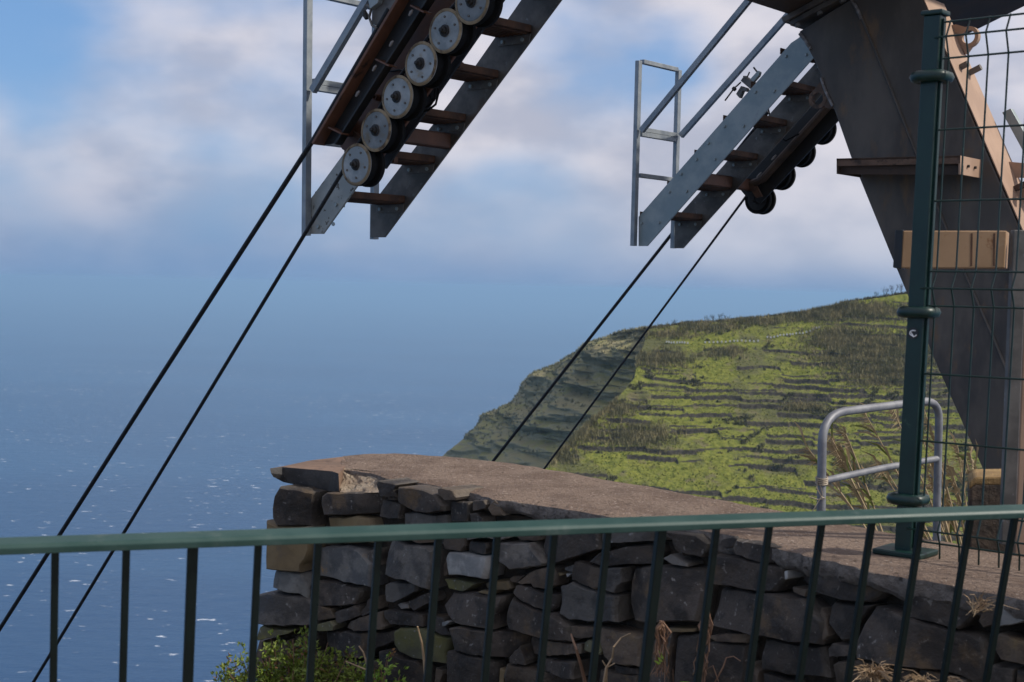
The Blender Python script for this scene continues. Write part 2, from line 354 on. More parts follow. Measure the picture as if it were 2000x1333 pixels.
def terrace(pts, tt, ss):
    x = pts[..., 0]; y = pts[..., 1]; z0 = pts[..., 2].copy()
    edge = np.clip(tt / .03, 0, 1) * np.clip(ss / .06, 0, 1)
    w = fbm(x * .03, y * .03, 4) * 5.0
    h = 1.75
    seg = np.floor(x / 10.0 + 4 * fbm(x * .01 + 9, z0 * .02, 2) + 2.6 * vnoise(np.floor(z0 / h) * 7.3, x * 0 + 3))
    jit = _perm[(np.floor(z0 / 11).astype(int) * 13) % 512, seg.astype(int) % 512]
    zz = (z0 + w) / h + jit * .55
    k = np.floor(zz); f = zz - k
    rise = np.where(f < .80, .34 * f / .80, .34 + .66 * np.clip((f - .80) / .12, 0, 1))
    st = np.clip(.74 + 2.6 * fbm(x * .045 + 31, z0 * .09, 3) + 1.5 * (_perm[(k.astype(int) * 5) % 512, seg.astype(int) % 512] - .48), 0.12, 1)
    z1 = (k + rise) * h - w - jit * .55 * h
    st = st * edge * np.clip(.5 + ss * 1.6, 0, 1)
    z = z0 * (1 - st) + z1 * st
    z += fbm(x * .35, y * .35, 3) * .45 + fbm(x * 1.3, y * 1.3, 2) * .2
    out = pts.copy(); out[..., 2] = z
    out[..., 1] += fbm(x * .12 + 3, z0 * .25, 3) * 2.0
    return out
face = terrace(pts, tt, ss)
back = [face[0] + np.array([0, w, -w * (.05 + .004 * w)]) for w in (70, 45, 25, 12, 5, 2)]
low = [face[-1] + np.array([0, -w * .35, -w]) for w in (8, 25, 70, 160, 300, 380)]
full = np.concatenate([np.array(back), face, np.array(low)], 0)
left = [full[:, 0] + np.array([-w * .10, w * .75, -w * .9]) + np.stack([fbm(full[:, 0, 2] * .1 + w, full[:, 0, 1] * .1, 3) * min(w, 6) * .8] * 3, -1) * np.array([1, .3, 0]) for w in (70, 40, 20, 10, 5, 2, .8)]
full = np.concatenate([np.stack(left, 1), full], 1)
gridmesh('terraced_hill', full, G['hill'])
# the farther, shaded cliff
SIL = [(1300, 637, 375), (1250, 645, 385), (1200, 655, 395), (1150, 668, 405), (1120, 690, 415), (1080, 714, 430), (1050, 726, 440), (1020, 750, 450), (998, 787, 458), (955, 806, 472), (938, 813, 480),
       (932, 836, 484), (900, 863, 495), (862, 895, 510), (820, 930, 525), (770, 1000, 540), (700, 1150, 560), (640, 1500, 590), (600, 2400, 600)]
GUL = [(1310, 650, 366), (1290, 665, 362), (1275, 690, 360), (1262, 715, 358), (1252, 735, 356), (1245, 760, 354), (1235, 780, 352), (1222, 800, 350), (1206, 820, 350), (1190, 845, 350), (1172, 870, 350),
       (1155, 895, 350), (1140, 920, 350), (1125, 950, 350), (1110, 990, 350), (1090, 1080, 350), (1060, 1250, 350), (1020, 1600, 350), (980, 2500, 350)]
q = np.linspace(0, len(SIL) - 1, 460); ii = np.arange(len(SIL))
S3 = worldP(*[np.interp(q, ii, [s[k] for s in SIL]) for k in range(3)]); G3 = worldP(*[np.interp(q, ii, [s[k] for s in GUL]) for k in range(3)])
uu = np.linspace(0, 1, 150)[None, :, None]
cl = S3[:, None] * (1 - uu) + G3[:, None] * uu
qq = q[:, None] * np.ones((1, 150)); U = uu[..., 0] * np.ones((460, 1))
bulge = np.sin(np.pi * np.clip(U, 0, 1)) * 6
nz = fbm(qq * .8, U * 3.0, 4) * 17 + fbm(qq * 2.2 + 7, U * 6, 3) * 2.2
nz *= np.clip(U / .10, .12, 1)
cl[..., 0] -= (bulge + nz) * .85; cl[..., 1] -= (bulge + nz) * .45
cl[..., 2] += fbm(qq * 3, U * 14, 4) * .6 * np.clip(U / .03, .3, 1)
bk = np.stack([S3 + np.array([w * .35, w, -w * .5]) + np.stack([fbm(q * 2, q * 0 + w, 3) * 3] * 3, -1) for w in (120, 60, 30, 12, 4)], 1)
gridmesh('sea_cliff', np.concatenate([bk, cl], 1), G['cliff'])

# vegetation on the headland
def tufts(name, base, sizes, m, label, nb=4, lean=.35, wid=.28):
    n = len(base); ang = np.random.rand(n, nb) * 6.283; ln = np.random.rand(n, nb) * lean
    hgt = sizes[:, None] * (.6 + .6 * np.random.rand(n, nb)); ww = hgt * wid
    d = np.stack([np.cos(ang), np.sin(ang)], -1)
    off = (np.random.rand(n, nb, 2) - .5) * sizes[:, None, None] * .9
    b = np.repeat(base[:, None], nb, 1).copy(); b[..., :2] += off; b[..., 2] -= .15
    perp = np.stack([-d[..., 1], d[..., 0]], -1)
    v0 = b.copy(); v0[..., :2] += perp * ww[..., None] / 2
    v1 = b.copy(); v1[..., :2] -= perp * ww[..., None] / 2
    v2 = b.copy(); v2[..., :2] += d * (ln * hgt)[..., None]; v2[..., 2] += hgt
    V = np.stack([v0, v1, v2], 2).reshape(-1, 3)
    me = bpy.data.meshes.new(name); me.from_pydata(V.tolist(), [], np.arange(len(V)).reshape(-1, 3).tolist()); me.materials.append(m)
    o = reg(bpy.data.objects.new(name, me), Vector((0, 0, 0)), None)
    return tag(o, label=label, cat=name.replace('_', ' '), kind='stuff')
def facept(s, t):
    i = np.clip((s * (nr - 1)).astype(int), 0, nr - 1); j = np.clip((t * (ncol - 1)).astype(int), 0, ncol - 1)
    return face[i, j]
rs = np.random.RandomState(11)
t_ = rs.rand(60000); s_ = rs.rand(60000) ** .8
nn = fbm(t_ * 40, s_ * 22, 3)
gz = np.gradient(face[..., 2], axis=0) / (np.hypot(np.gradient(face[..., 0], axis=0), np.gradient(face[..., 1], axis=0)) + 1e-6)
slp = np.abs(gz)[np.clip((s_ * (nr - 1)).astype(int), 0, nr - 1), np.clip((t_ * (ncol - 1)).astype(int), 0, ncol - 1)]
keep = (nn > -.04) & (slp < .75)
p_ = facept(s_[keep], t_[keep])
tufts('hillside_grass', p_, .16 + .26 * rs.rand(len(p_)), mat('hill_grass', (.10, .13, .018), (.21, .215, .04), .12, rough=.9, bump=0), 'rough green grass covering the terraced hillside', 4, .6, .7)
keep = (nn < -.185)
p_ = facept(s_[keep], t_[keep])
tufts('hillside_brush', p_, .3 + .5 * rs.rand(len(p_)), mat('hill_brush', (.10, .102, .048), (.15, .145, .07), .2, rough=.9, bump=0), 'dark low brush scattered over the terraced hillside', 7, 1.1, .6)
# reed thickets, by place on the hill
def blob(cx, cy, rx, ry, n):
    return cx + rs.randn(n) * rx * .55, cy + rs.randn(n) * ry * .55
def face_at_px(x, y):
    # find (s,t) of the hill face seen at a pixel
    s = np.zeros_like(x); t = np.zeros_like(x)
    t = np.clip((x - 1180) / 1070, 0, 1)
    for _ in range(12):
        xt = 1265 + t * 985; yt = interp(RIDGE, xt); s = np.clip((y - yt) / (YB - yt), 0, 1)
        xl = interp(XL, y); t = np.clip((x - xl) / (2250 - xl), 0, 1)
    return s, t
bl = [(1690, 690, 95, 42, 2600), (1640, 660, 60, 20, 700), (1720, 735, 60, 22, 700), (1700, 610, 90, 16, 900), (1590, 618, 60, 9, 500), (1640, 600, 60, 8, 500), (1120, 845, 60, 28, 900), (1250, 852, 60, 20, 900), (1205, 800, 40, 16, 300), (1290, 702, 55, 16, 600), (1570, 795, 38, 8, 300), (1380, 640, 70, 9, 400), (1480, 628, 60, 7, 350), (1080, 890, 40, 14, 500), (1310, 655, 50, 8, 250), (1830, 680, 80, 40, 900), (1950, 650, 90, 60, 1200), (1420, 690, 40, 10, 250), (1700, 915, 60, 12, 400)]
X_, Y_ = np.concatenate([np.stack(blob(*b)) for b in bl], 1)
s_, t_ = face_at_px(X_, Y_); p_ = facept(s_, t_)
tufts('reed_thicket', p_, .55 + .75 * rs.rand(len(p_)), mat('hill_reeds', (.15, .14, .06), (.25, .215, .10), .25, rough=.9, bump=0), 'tan dry reed thickets growing in patches on the hillside', 6, .55, .22)
n = 2600; k_ = rs.randint(0, ncol, n); p_ = np.array(back)[5][k_] * .5 + face[0][k_] * .5
tufts('ridge_brush', p_, .4 + .55 * rs.rand(n), mat('ridge_scrub', (.085, .08, .045), (.14, .12, .07), .2, rough=.9, bump=0), 'brown scrub along the top of the ridge', 5, .5, .35)
n = 2600; i_ = rs.randint(0, 300, n); j_ = (rs.rand(n) ** 2.2 * 149).astype(int); p_ = cl[i_, j_]
tufts('cliff_scrub', p_, .3 + .6 * rs.rand(n), mat('cliff_shrubs', (.19, .19, .11), (.26, .245, .15), .2, rough=.9, bump=0), 'dark scrub clinging to the shaded cliff', 6, .9, .5)
# bare shrubs standing on the ridge
def bare_shrub(x, y, hpx, seed, where, name='bare_shrub'):
    rnd = random.Random(seed); s, t = face_at_px(np.array([float(x)]), np.array([float(y)]))
    b = Vector(face[0, int(np.clip(t[0] * (ncol - 1), 0, ncol - 1))]) + Vector((0, 1.0, -.3)); h = hpx / F * b.y
    mb = MB()
    def br(p, d, ln, r, dep):
        e = p + d * ln; mb.tube([p, (p + e) / 2 + Vector((rnd.uniform(-1, 1), rnd.uniform(-1, 1), rnd.uniform(-1, 1))) * ln * .08, e], [r, r * .8, r * .55], 4, False)
        if dep:
            for _ in range(3):
                dd = (d + Vector((rnd.uniform(-.8, .8), rnd.uniform(-.8, .8), rnd.uniform(0, .6)))).normalized(); br(p + d * ln * rnd.uniform(.5, 1), dd, ln * rnd.uniform(.5, .75), r * .6, dep - 1)
    for _ in range(3): br(b + Vector((rnd.uniform(-.3, .3), rnd.uniform(-.3, .3), 0)), Vector((rnd.uniform(-.35, .35), rnd.uniform(-.3, .3), 1)).normalized(), h * .5, .05, 3)
    o = mb.build(name, 'shrubw'); tag(o, 'bare leafless shrub on the ridge ' + where, 'shrub', 'bare shrubs along the ridge')
G['shrubw'] = mat('bare_twigs', (.035, .03, .028), (.06, .05, .045), 3, rough=.9, bump=0)
for i, (x, y, h, wh) in enumerate([(1318, 634, 16, 'standing alone where the right hand rope crosses it'), (1345, 632, 9, 'low beside the first clump of twigs'), (1382, 630, 18, 'at the left of the clump above the white stones'), (1395, 629, 20, 'amid the clump above the white stones'),
        (1408, 628, 20, 'tallest in the clump above the white stones'), (1422, 627, 15, 'at the right of the clump above the white stones'), (1732, 580, 22, 'beside the green fence post'), (1748, 578, 26, 'tallest one close to the green fence post'), (1762, 576, 24, 'half hidden by the green fence post'), (1714, 583, 16, 'thin one a little away from the green fence post'), (1290, 640, 9, 'stunted one near the cliff corner')]):
    bare_shrub(x, y, h, 50 + i, wh)
# white marker stones of the hillside track
G['marker'] = mat('white_marker', (.62, .62, .6), (.75, .75, .73), 4, rough=.8, bump=0)
mk_ = [(1302 + i * 5.2, 672 + .3 * math.sin(i)) for i in range(9)] + [(1378 + i * 8, 671.5 - .25 * i) for i in range(14)] + [(1500 + i * 6.2, 661.5 - i * .75) for i in range(12)] + [(1576 + i * 6, 651 - i * 2.2) for i in range(5)]
mesh0 = None
MROW = ['white marker stone in the close row ending at the cliff corner', 'white marker stone in the spaced row below the bare shrub clump', 'white marker stone in the row where the track starts to climb', 'white marker stone at the climbing end of the track, by the reeds']
for im, (x, y) in enumerate(mk_):
    rw = 0 if im < 9 else 1 if im < 23 else 2 if im < 35 else 3
    s, t = face_at_px(np.array([x]), np.array([y])); p = Vector(facept(s, t)[0]) + Z * .35
    if mesh0 is None:
        mb = MB().prism([(-.16, -.15, -.4), (.18, -.15, -.4), (.15, -.15, .02), (-.12, -.15, .06)], Vector((0, .3, 0))); o = mb.build('marker_stone', 'marker', None, bevel=.04); mesh0 = o.data; o.location = p
    else:
        o = bpy.data.objects.new('marker_stone', mesh0); COL.objects.link(o); o.location = p
    tag(o, MROW[rw], 'marker stone', ['close row', 'spaced row', 'climbing row', 'end row'][rw] + ' of white marker stones along the hillside track')

# ------------------------------------------------------------------ ground near the viewer
TOPZ = 0.87
FRONT_PX = [(530, 915), (650, 925), (780, 944), (870, 957), (950, 972), (1040, 981), (1130, 997), (1320, 1029), (1450, 1050), (1530, 1067), (1650, 1097), (1800, 1127), (1900, 1143), (2040, 1172)]
FR = [onz(x, y, TOPZ) for x, y in FRONT_PX]
FR += [FR[-1] + (FR[-1] - FR[-4]).normalized() * k for k in (.5, 1.4)]
FR = [FR[0] + (FR[0] - FR[2]).normalized() * .25] + FR
BACK_PX = [(672, 889), (750, 882), (860, 887), (1000, 901), (1250, 944), (1550, 1000), (1900, 1066)]
BK = [onz(x, y, TOPZ) for x, y in BACK_PX]
BK += [BK[-1] + (BK[-1] - BK[-3]).normalized() * k for k in (.6, 1.6)]
gx = np.arange(-14, 15, .3); gy = np.arange(-9, 20, .3)
GX, GY = np.meshgrid(gx, gy)
b0 = BK[3]; nB = Vector((.796, .606))
dist = (GX - b0.x) * nB.x + (GY - b0.y) * nB.y + .25
edge2 = GY - 5.25 + np.clip(-GX - 1.0, 0, 20) * .25
dleft = np.where(GX < -.75, edge2, -5)
out = np.maximum(dist, dleft)
GZ = np.where(out > 0, -out * 1.25 - out ** 2 * .03, 0) + fbm(GX * .9, GY * .9, 4) * .10 * np.clip(np.abs(out), .2, 3)
GZ -= .02
gridmesh('ground', np.stack([GX, GY, GZ], -1), G['soil'])
MB().box((0, -1.75, .025), ((1, 0, 0), (0, 1, 0), Z), (9, 3.95, .03)).build('viewing_terrace', 'conc', None, bevel=.01)['kind'] = 'structure'

# ------------------------------------------------------------------ stone wall
SEG = []; acc = 0
for i in range(len(FR) - 1):
    p = Vector((FR[i].x, FR[i].y)); q = Vector((FR[i + 1].x, FR[i + 1].y)); ln = (q - p).length
    d = (q - p) / ln; SEG.append((acc, ln, p, d, Vector((d.y, -d.x)))); acc += ln
SMAX = acc
def wall_pt(s, z, off):                       # off > 0 is out of the wall, toward the viewer's side
    for k, (a, ln, p, d, n) in enumerate(SEG):
        if s <= a + ln or k == len(SEG) - 1:
            u = s - a; nn_ = n
            if 0 < u < ln:                    # blend normals so the curve has no creases
                m0 = (SEG[k - 1][4] + n) if k else n * 2; m1 = (SEG[k + 1][4] + n) if k < len(SEG) - 1 else n * 2
                nn_ = (m0 * (1 - u / ln) + m1 * (u / ln)).normalized()
            c = p + d * u - nn_ * 0 + nn_ * off
            return Vector((c.x, c.y, z))
def wall_px(x, y):
    v = ray(x, y); best = None
    for k, (a, ln, p, d, n) in enumerate(SEG):
        den = v.x * n.x + v.y * n.y
        t_ = ((p.x - EYE.x) * n.x + (p.y - EYE.y) * n.y) / den
        h = EYE + v * t_; u = (h.x - p.x) * d.x + (h.y - p.y) * d.y
        if (u >= -1e-6 or k == 0) and (u <= ln + 1e-6 or k == len(SEG) - 1): return a + u, h.z
    return a + u, h.z
FRM = {'A': (500, 870, 6.058), 'B': (490, 1060, 4.881), 'C': (730, 920, 6.346), 'D': (730, 1110, 5.979), 'E': (980, 960, 6.667), 'F': (980, 1120, 6.257), 'G': (1250, 1000, 4.003), 'H': (1600, 1020, 4.26)}
wall = thing('stone_wall', wall_pt(SMAX * .4, 0, 0), 'dry dark basalt stone wall with a brown concrete top', 'wall'); wall['kind'] = 'thing'
wr = random.Random(5)
def stone(fr, poly, m='slate', proud=None, depth=.16, name='stone', flat=False):
    x0, y0, sc_ = FRM[fr]
    sz = [wall_px(x0 + x / sc_, y0 + y / sc_) for x, y in poly]
    cx = sum(p[0] for p in sz) / len(sz); cz = sum(p[1] for p in sz) / len(sz)
    area = sum(sz[i][0] * sz[(i + 1) % len(sz)][1] - sz[(i + 1) % len(sz)][0] * sz[i][1] for i in range(len(sz))) / 2
    if area < 0: sz = sz[::-1]
    size = math.sqrt(abs(area))
    ol = []
    for i in range(len(sz)):
        p = sz[i]; q = sz[(i + 1) % len(sz)]; e = math.hypot(q[0] - p[0], q[1] - p[1]); n = max(1, min(5, round(e / (size * .22))))
        for k in range(n):
            u = k / n; j = size * .022 * (1 if k else .4)
            ol.append((p[0] + (q[0] - p[0]) * u + wr.uniform(-j, j), p[1] + (q[1] - p[1]) * u + wr.uniform(-j, j)))
    n = len(ol); pr = wr.uniform(-.012, .016) if proud is None else proud
    tx, tz = wr.uniform(-.10, .10), wr.uniform(-.14, .05)
    ch = min(.014, size * .09)
    cuts = []
    for _ in range(wr.choice((1, 2, 2, 3))):
        an = wr.uniform(0, 6.283); cuts.append((math.cos(an), math.sin(an), wr.uniform(.18, .40) * size, wr.uniform(.10, .42)))
    sd_ = wr.uniform(0, 400)
    def relief(s, z):
        o = (s - cx) * tx + (z - cz) * tz
        for ca, sa, dd, k in cuts:
            e = (s - cx) * ca + (z - cz) * sa - dd
            if e > 0: o -= e * k
        return o + float(fbm(np.array(s * 9 + sd_), np.array(z * 9 + sd_), 3)) * min(.03, size * .16)
    def ring(k, off, rel=1.0):
        r = []
        for (s, z) in ol:
            s2 = cx + (s - cx) * k; z2 = cz + (z - cz) * k
            r.append(wall_pt(s2, z2, off + relief(s2, z2) * rel))
        return r
    k1 = 1 - min(.13, ch / max(size, .01) * 1.2)
    rings = [ring(.95, pr - depth, 0), ring(1.0, pr - ch * 1.2), ring(1 - (1 - k1) * .4, pr - ch * .4), ring(k1, pr)] + [ring(k1 * q, pr) for q in (.84, .66, .48, .30, .13)]
    vs = [v for r in rings for v in r]; fs = []
    for i in range(len(rings) - 1):
        for j in range(n): fs.append((i * n + j, i * n + (j + 1) % n, (i + 1) * n + (j + 1) % n, (i + 1) * n + j))
    vs.append(wall_pt(cx, cz, pr + relief(cx, cz))); c = len(vs) - 1; b = (len(rings) - 1) * n
    fs += [(b + j, b + (j + 1) % n, c) for j in range(n)]; fs.append(tuple(range(n - 1, -1, -1)))
    mb = MB(); mb.add(vs, fs)
    return mb.build(name, m, wall, smooth=True, sharp=28)
ST = [
 ('A', [(240, 740), (265, 590), (345, 480), (560, 500), (740, 555), (735, 640), (690, 960), (300, 960), (245, 860)], 'slate', .03),
 ('A', [(800, 600), (850, 560), (1480, 560), (1450, 640), (1440, 820), (830, 830), (795, 680)], 'slate'),
 ('A', [(790, 870), (1000, 860), (1180, 840), (1330, 880), (1400, 1080), (1350, 1165), (830, 1170)], 'tan', -.01),
 ('B', [(165, -215), (280, -170), (600, -160), (600, 60), (575, 150), (530, 200), (520, 275), (400, 265), (180, 250)], 'tan', .035),
 ('B', [(620, 60), (700, 40), (900, 30), (1050, 70), (1090, 100), (1190, 200), (1185, 280), (1195, 420), (1050, 400), (690, 340), (585, 330), (575, 180)], 'patch', .015),
 ('B', [(1100, 100), (1195, 60), (1200, 225), (1165, 175)], 'slate'),
 ('B', [(205, 290), (220, 262), (400, 275), (500, 290), (545, 390), (540, 545), (480, 490), (330, 465), (205, 430)], 'pale', .02),
 ('B', [(90, 490), (180, 470), (470, 510), (600, 570), (625, 640), (610, 800), (200, 780), (70, 765), (80, 600)], 'blue', .035),
 ('B', [(640, 600), (770, 635), (800, 720), (660, 748), (630, 740)], 'bstone'),
 ('B', [(560, 400), (620, 370), (830, 375), (1030, 430), (1045, 480), (1000, 590), (670, 620), (560, 585)], 'slate'),
 ('B', [(790, 670), (985, 600), (1010, 620), (1035, 700), (960, 735), (850, 770), (810, 760)], 'slate', .012),
 ('B', [(1030, 660), (1080, 610), (1090, 550), (1170, 520), (1190, 640), (1050, 715), (1036, 700)], 'bstone'),
 ('B', [(910, 790), (940, 750), (1180, 670), (1230, 660), (1280, 800), (1270, 825), (1000, 845), (905, 820)], 'bstone'),
 ('B', [(650, 775), (780, 745), (812, 790), (800, 835), (650, 845), (625, 835)], 'moss'),
 ('B', [(115, 800), (140, 780), (280, 820), (440, 830), (400, 860), (120, 920), (105, 900)], 'moss', .03),
 ('B', [(135, 970), (375, 930), (385, 1010), (400, 1200), (165, 1205), (150, 1100)], 'bstone'),
 ('B', [(80, 930), (120, 935), (145, 1060), (160, 1200), (60, 1240), (75, 1100)], 'bstone', .02),
 ('B', [(390, 900), (560, 865), (600, 1000), (580, 1100), (400, 1010)], 'slate'),
 ('B', [(640, 865), (960, 850), (1180, 858), (1300, 860), (1310, 960), (1190, 1010), (1120, 1110), (760, 1080), (650, 1000)], 'slate', .01),
 ('B', [(600, 1050), (760, 1095), (1000, 1135), (1000, 1420), (600, 1420)], 'bstone'),
 ('B', [(405, 1025), (575, 1110), (590, 1420), (200, 1420), (185, 1215)], 'slate'),
 ('B', [(1015, 1145), (1190, 1120), (1320, 1150), (1320, 1420), (1010, 1420)], 'slate'),
 ('B', [(60, 1250), (170, 1215), (185, 1420), (45, 1420)], 'bstone'),
 ('C', [(60, 370), (280, 395), (315, 420), (300, 600), (160, 600), (45, 570), (50, 450)], 'slate'),
 ('C', [(95, 150), (120, 115), (350, 165), (305, 230), (315, 325), (130, 308), (120, 240)], 'slate', .03),
 ('C', [(115, 322), (260, 335), (270, 378), (130, 368)], 'bstone', -.02),
 ('C', [(330, 195), (500, 195), (720, 250), (810, 290), (840, 340), (900, 440), (890, 500), (700, 530), (550, 510), (330, 410), (290, 370), (305, 280)], 'slate', .02),
 ('C', [(830, 220), (870, 205), (1020, 240), (1055, 330), (1040, 360), (920, 365), (850, 300)], 'bstone', .02),
 ('C', [(910, 390), (950, 375), (1165, 392), (1170, 560), (1150, 640), (920, 640), (905, 450)], 'slate'),
 ('C', [(1185, 380), (1350, 368), (1390, 420), (1370, 470), (1220, 505), (1195, 440)], 'bstone'),
 ('C', [(1395, 460), (1475, 362), (1540, 420), (1590, 560), (1440, 560)], 'bstone'),
 ('C', [(1170, 535), (1250, 525), (1320, 590), (1330, 690), (1180, 690)], 'slate', -.01),
 ('C', [(345, 530), (500, 522), (690, 560), (880, 555), (885, 640), (870, 740), (700, 680), (350, 680)], 'blue', -.01),
 ('C', [(230, 795), (680, 770), (745, 790), (740, 905), (600, 900), (440, 850), (330, 845)], 'bstone'),
 ('C', [(170, 838), (290, 850), (430, 918), (560, 914), (740, 935), (800, 985), (795, 1250), (745, 1465), (560, 1415), (460, 1360), (300, 1350), (130, 1285), (120, 1150)], 'blue', .02),
 ('C', [(770, 770), (860, 770), (855, 920), (765, 915)], 'slate'),
 ('C', [(890, 770), (1135, 770), (1135, 930), (1090, 1000), (900, 968), (865, 900)], 'bstone', .01),
 ('C', [(1165, 755), (1480, 745), (1560, 780), (1680, 830), (1600, 858), (1420, 820), (1300, 830), (1165, 850)], 'blue'),
 ('C', [(1160, 885), (1180, 872), (1380, 900), (1400, 950), (1370, 1038), (1240, 1030), (1150, 1000)], 'slate', -.005),
 ('C', [(930, 1040), (960, 998), (1460, 1060), (1470, 1150), (1440, 1328), (1200, 1308), (950, 1288), (935, 1180), (917, 1090)], 'pale', .02),
 ('C', [(850, 1060), (900, 1085), (915, 1180), (880, 1300), (840, 1320), (815, 1200)], 'bstone', -.015),
 ('E', [(-80, 660), (0, 668), (415, 664), (450, 740), (585, 930), (560, 972), (150, 1018), (0, 910), (-90, 850)], 'blue', .025),
 ('D', [(105, 200), (160, 172), (430, 178), (465, 202), (468, 280), (380, 330), (290, 380), (210, 412), (120, 400), (105, 300)], 'blue'),
 ('D', [(385, 395), (640, 285), (680, 360), (670, 400), (450, 508), (415, 480)], 'slate'),
 ('D', [(255, 432), (300, 412), (383, 432), (388, 475), (295, 486)], 'blue', -.01),
 ('D', [(130, 492), (250, 490), (480, 525), (545, 560), (550, 688), (500, 688), (200, 653), (135, 570)], 'slate'),
 ('D', [(560, 565), (700, 562), (800, 582), (840, 690), (888, 788), (830, 798), (592, 706), (565, 620)], 'slate'),
 ('D', [(220, 742), (300, 695), (600, 715), (720, 785), (848, 825), (848, 900), (820, 1000), (858, 1136), (740, 1106), (470, 1056), (290, 976), (225, 890)], 'moss', .015),
 ('D', [(800, 132), (960, 138), (1148, 192), (1060, 262), (1010, 282), (862, 243)], 'moss', -.01),
 ('D', [(1217, 202), (1340, 164), (1555, 154), (1598, 240), (1560, 262), (1242, 252)], 'tan', -.005),
 ('D', [(1172, 290), (1222, 268), (1400, 274), (1340, 322)], 'tan', -.015),
 ('D', [(780, 442), (862, 280), (1130, 294), (1330, 334), (1518, 324), (1498, 420), (1420, 560), (1428, 650), (1418, 712), (1280, 700), (960, 636), (862, 556)], 'slate', .012),
 ('D', [(812, 630), (900, 607), (918, 625), (870, 668), (817, 678)], 'pale', .015),
 ('D', [(900, 694), (1000, 674), (1280, 720), (1400, 740), (1700, 775), (1690, 930), (1560, 1070), (1330, 1046), (960, 956), (922, 800)], 'slate', .015),
 ('F', [(262, 800), (520, 815), (860, 865), (983, 860), (972, 982), (700, 1006), (480, 1016), (338, 1002), (262, 880)], 'bstone'),
 ('F', [(98, 1030), (240, 885), (322, 1060), (308, 1116), (102, 1092)], 'slate', .012),
 ('D', [(872, 964), (960, 964), (1260, 1045), (1400, 1104), (1425, 1170), (1415, 1400), (872, 1400), (862, 1100)], 'slate', .01),
 ('D', [(45, 975), (170, 968), (330, 1044), (500, 1084), (590, 1164), (600, 1400), (170, 1400), (60, 1100)], 'slate'),
 ('D', [(692, 1172), (770, 1202), (778, 1250), (740, 1380), (682, 1380)], 'bstone', -.01),
 ('D', [(1434, 1182), (1500, 1202), (1478, 1400), (1434, 1400)], 'tan', -.015),
 ('F', [(20, 1250), (60, 1114), (400, 1174), (640, 1234), (950, 1334), (940, 1430), (0, 1430)], 'bstone', .01),
 ('F', [(492, 1044), (910, 1084), (928, 1286), (800, 1286), (482, 1166), (400, 1130)], 'slate', .015),
 ('E', [(130, 560), (200, 480), (488, 480), (483, 640), (430, 655), (210, 637)], 'bstone'),
 ('E', [(500, 470), (1270, 470), (1288, 650), (1298, 756), (1000, 856), (700, 940), (640, 896), (492, 756)], 'slate', .015),
 ('E', [(1310, 470), (1450, 460), (1938, 460), (1936, 656), (1800, 660), (1430, 676), (1312, 648)], 'blue', .01),
 ('E', [(1150, 920), (1290, 795), (1420, 780), (1680, 715), (1985, 705), (2030, 800), (1960, 955), (1750, 950), (1480, 970), (1270, 965)], 'slate', .01),
 ('E', [(770, 1002), (908, 954), (898, 1050), (870, 1058), (772, 1030)], 'blue', -.015),
 ('E', [(810, 1075), (876, 1084), (822, 1128)], 'pale', -.01),
 ('E', [(705, 1065), (790, 1085), (724, 1112)], 'tan', -.01),
 ('E', [(902, 1080), (940, 918), (1040, 908), (1280, 990), (1330, 1010), (1320, 1240), (1250, 1282), (1100, 1217), (892, 1157)], 'bstone', .01),
 ('E', [(1375, 1000), (1598, 990), (1597, 1180), (1540, 1238), (1500, 1325), (1362, 1286), (1352, 1150)], 'blue'),
 ('E', [(192, 1190), (350, 1064), (560, 994), (680, 1014), (708, 1100), (697, 1228), (600, 1276), (422, 1256), (392, 1198), (240, 1212)], 'bstone', .01),
 ('E', [(65, 1150), (120, 1114), (275, 1104), (180, 1197), (92, 1187)], 'bstone', -.01),
 ('F', [(132, 230), (162, 154), (230, 144), (500, 234), (688, 273), (640, 428), (580, 476), (480, 436), (270, 346), (142, 258)], 'slate', .012),
 ('F', [(47, 500), (112, 294), (170, 324), (300, 384), (470, 454), (640, 494), (740, 564), (848, 652), (866, 846), (700, 826), (400, 766), (82, 686), (47, 600)], 'slate', .02),
 ('F', [(702, 160), (780, 144), (860, 104), (1180, 214), (1448, 274), (1448, 400), (1466, 586), (1300, 600), (1100, 596), (830, 576), (694, 498), (712, 380)], 'blue', .015),
 ('F', [(872, 644), (1100, 653), (1180, 663), (1120, 778), (980, 802), (892, 767)], 'bstone'),
 ('F', [(1002, 842), (1060, 813), (1208, 853), (1236, 960), (1218, 998), (1070, 957), (1002, 937)], 'moss'),
 ('F', [(1206, 662), (1250, 653), (1560, 733), (1700, 793), (1698, 1146), (1540, 1136), (1340, 1086), (1272, 1008), (1242, 880), (1202, 780)], 'bstone', .01),
 ('F', [(1352, 1120), (1638, 1172), (1648, 1246), (1362, 1226)], 'slate'),
 ('F', [(1132, 1195), (1638, 1254), (1638, 1430), (1102, 1430)], 'bstone'),
 ('G', [(-106, 442), (60, 424), (180, 428), (500, 458), (518, 530), (488, 660), (448, 862), (110, 882), (-78, 867), (-124, 720), (-126, 560)], 'slate', .01),
 ('G', [(222, 143), (460, 178), (543, 250), (538, 300), (500, 357), (400, 338), (332, 308)], 'slate', .015),
 ('G', [(192, 360), (260, 328), (383, 405), (386, 427), (270, 408)], 'blue'),
 ('G', [(222, 233), (260, 233), (300, 290), (333, 348), (262, 300)], 'bstone', -.01),
 ('G', [(612, 260), (622, 222), (720, 197), (766, 212), (733, 288), (640, 278)], 'slate', -.005),
 ('G', [(738, 280), (772, 214), (960, 243), (1130, 283), (1157, 350), (1110, 412), (990, 397), (900, 377), (762, 328)], 'slate', .015),
 ('G', [(572, 460), (602, 329), (750, 349), (920, 394), (1128, 432), (1128, 520), (1060, 626), (930, 626), (582, 567)], 'slate'),
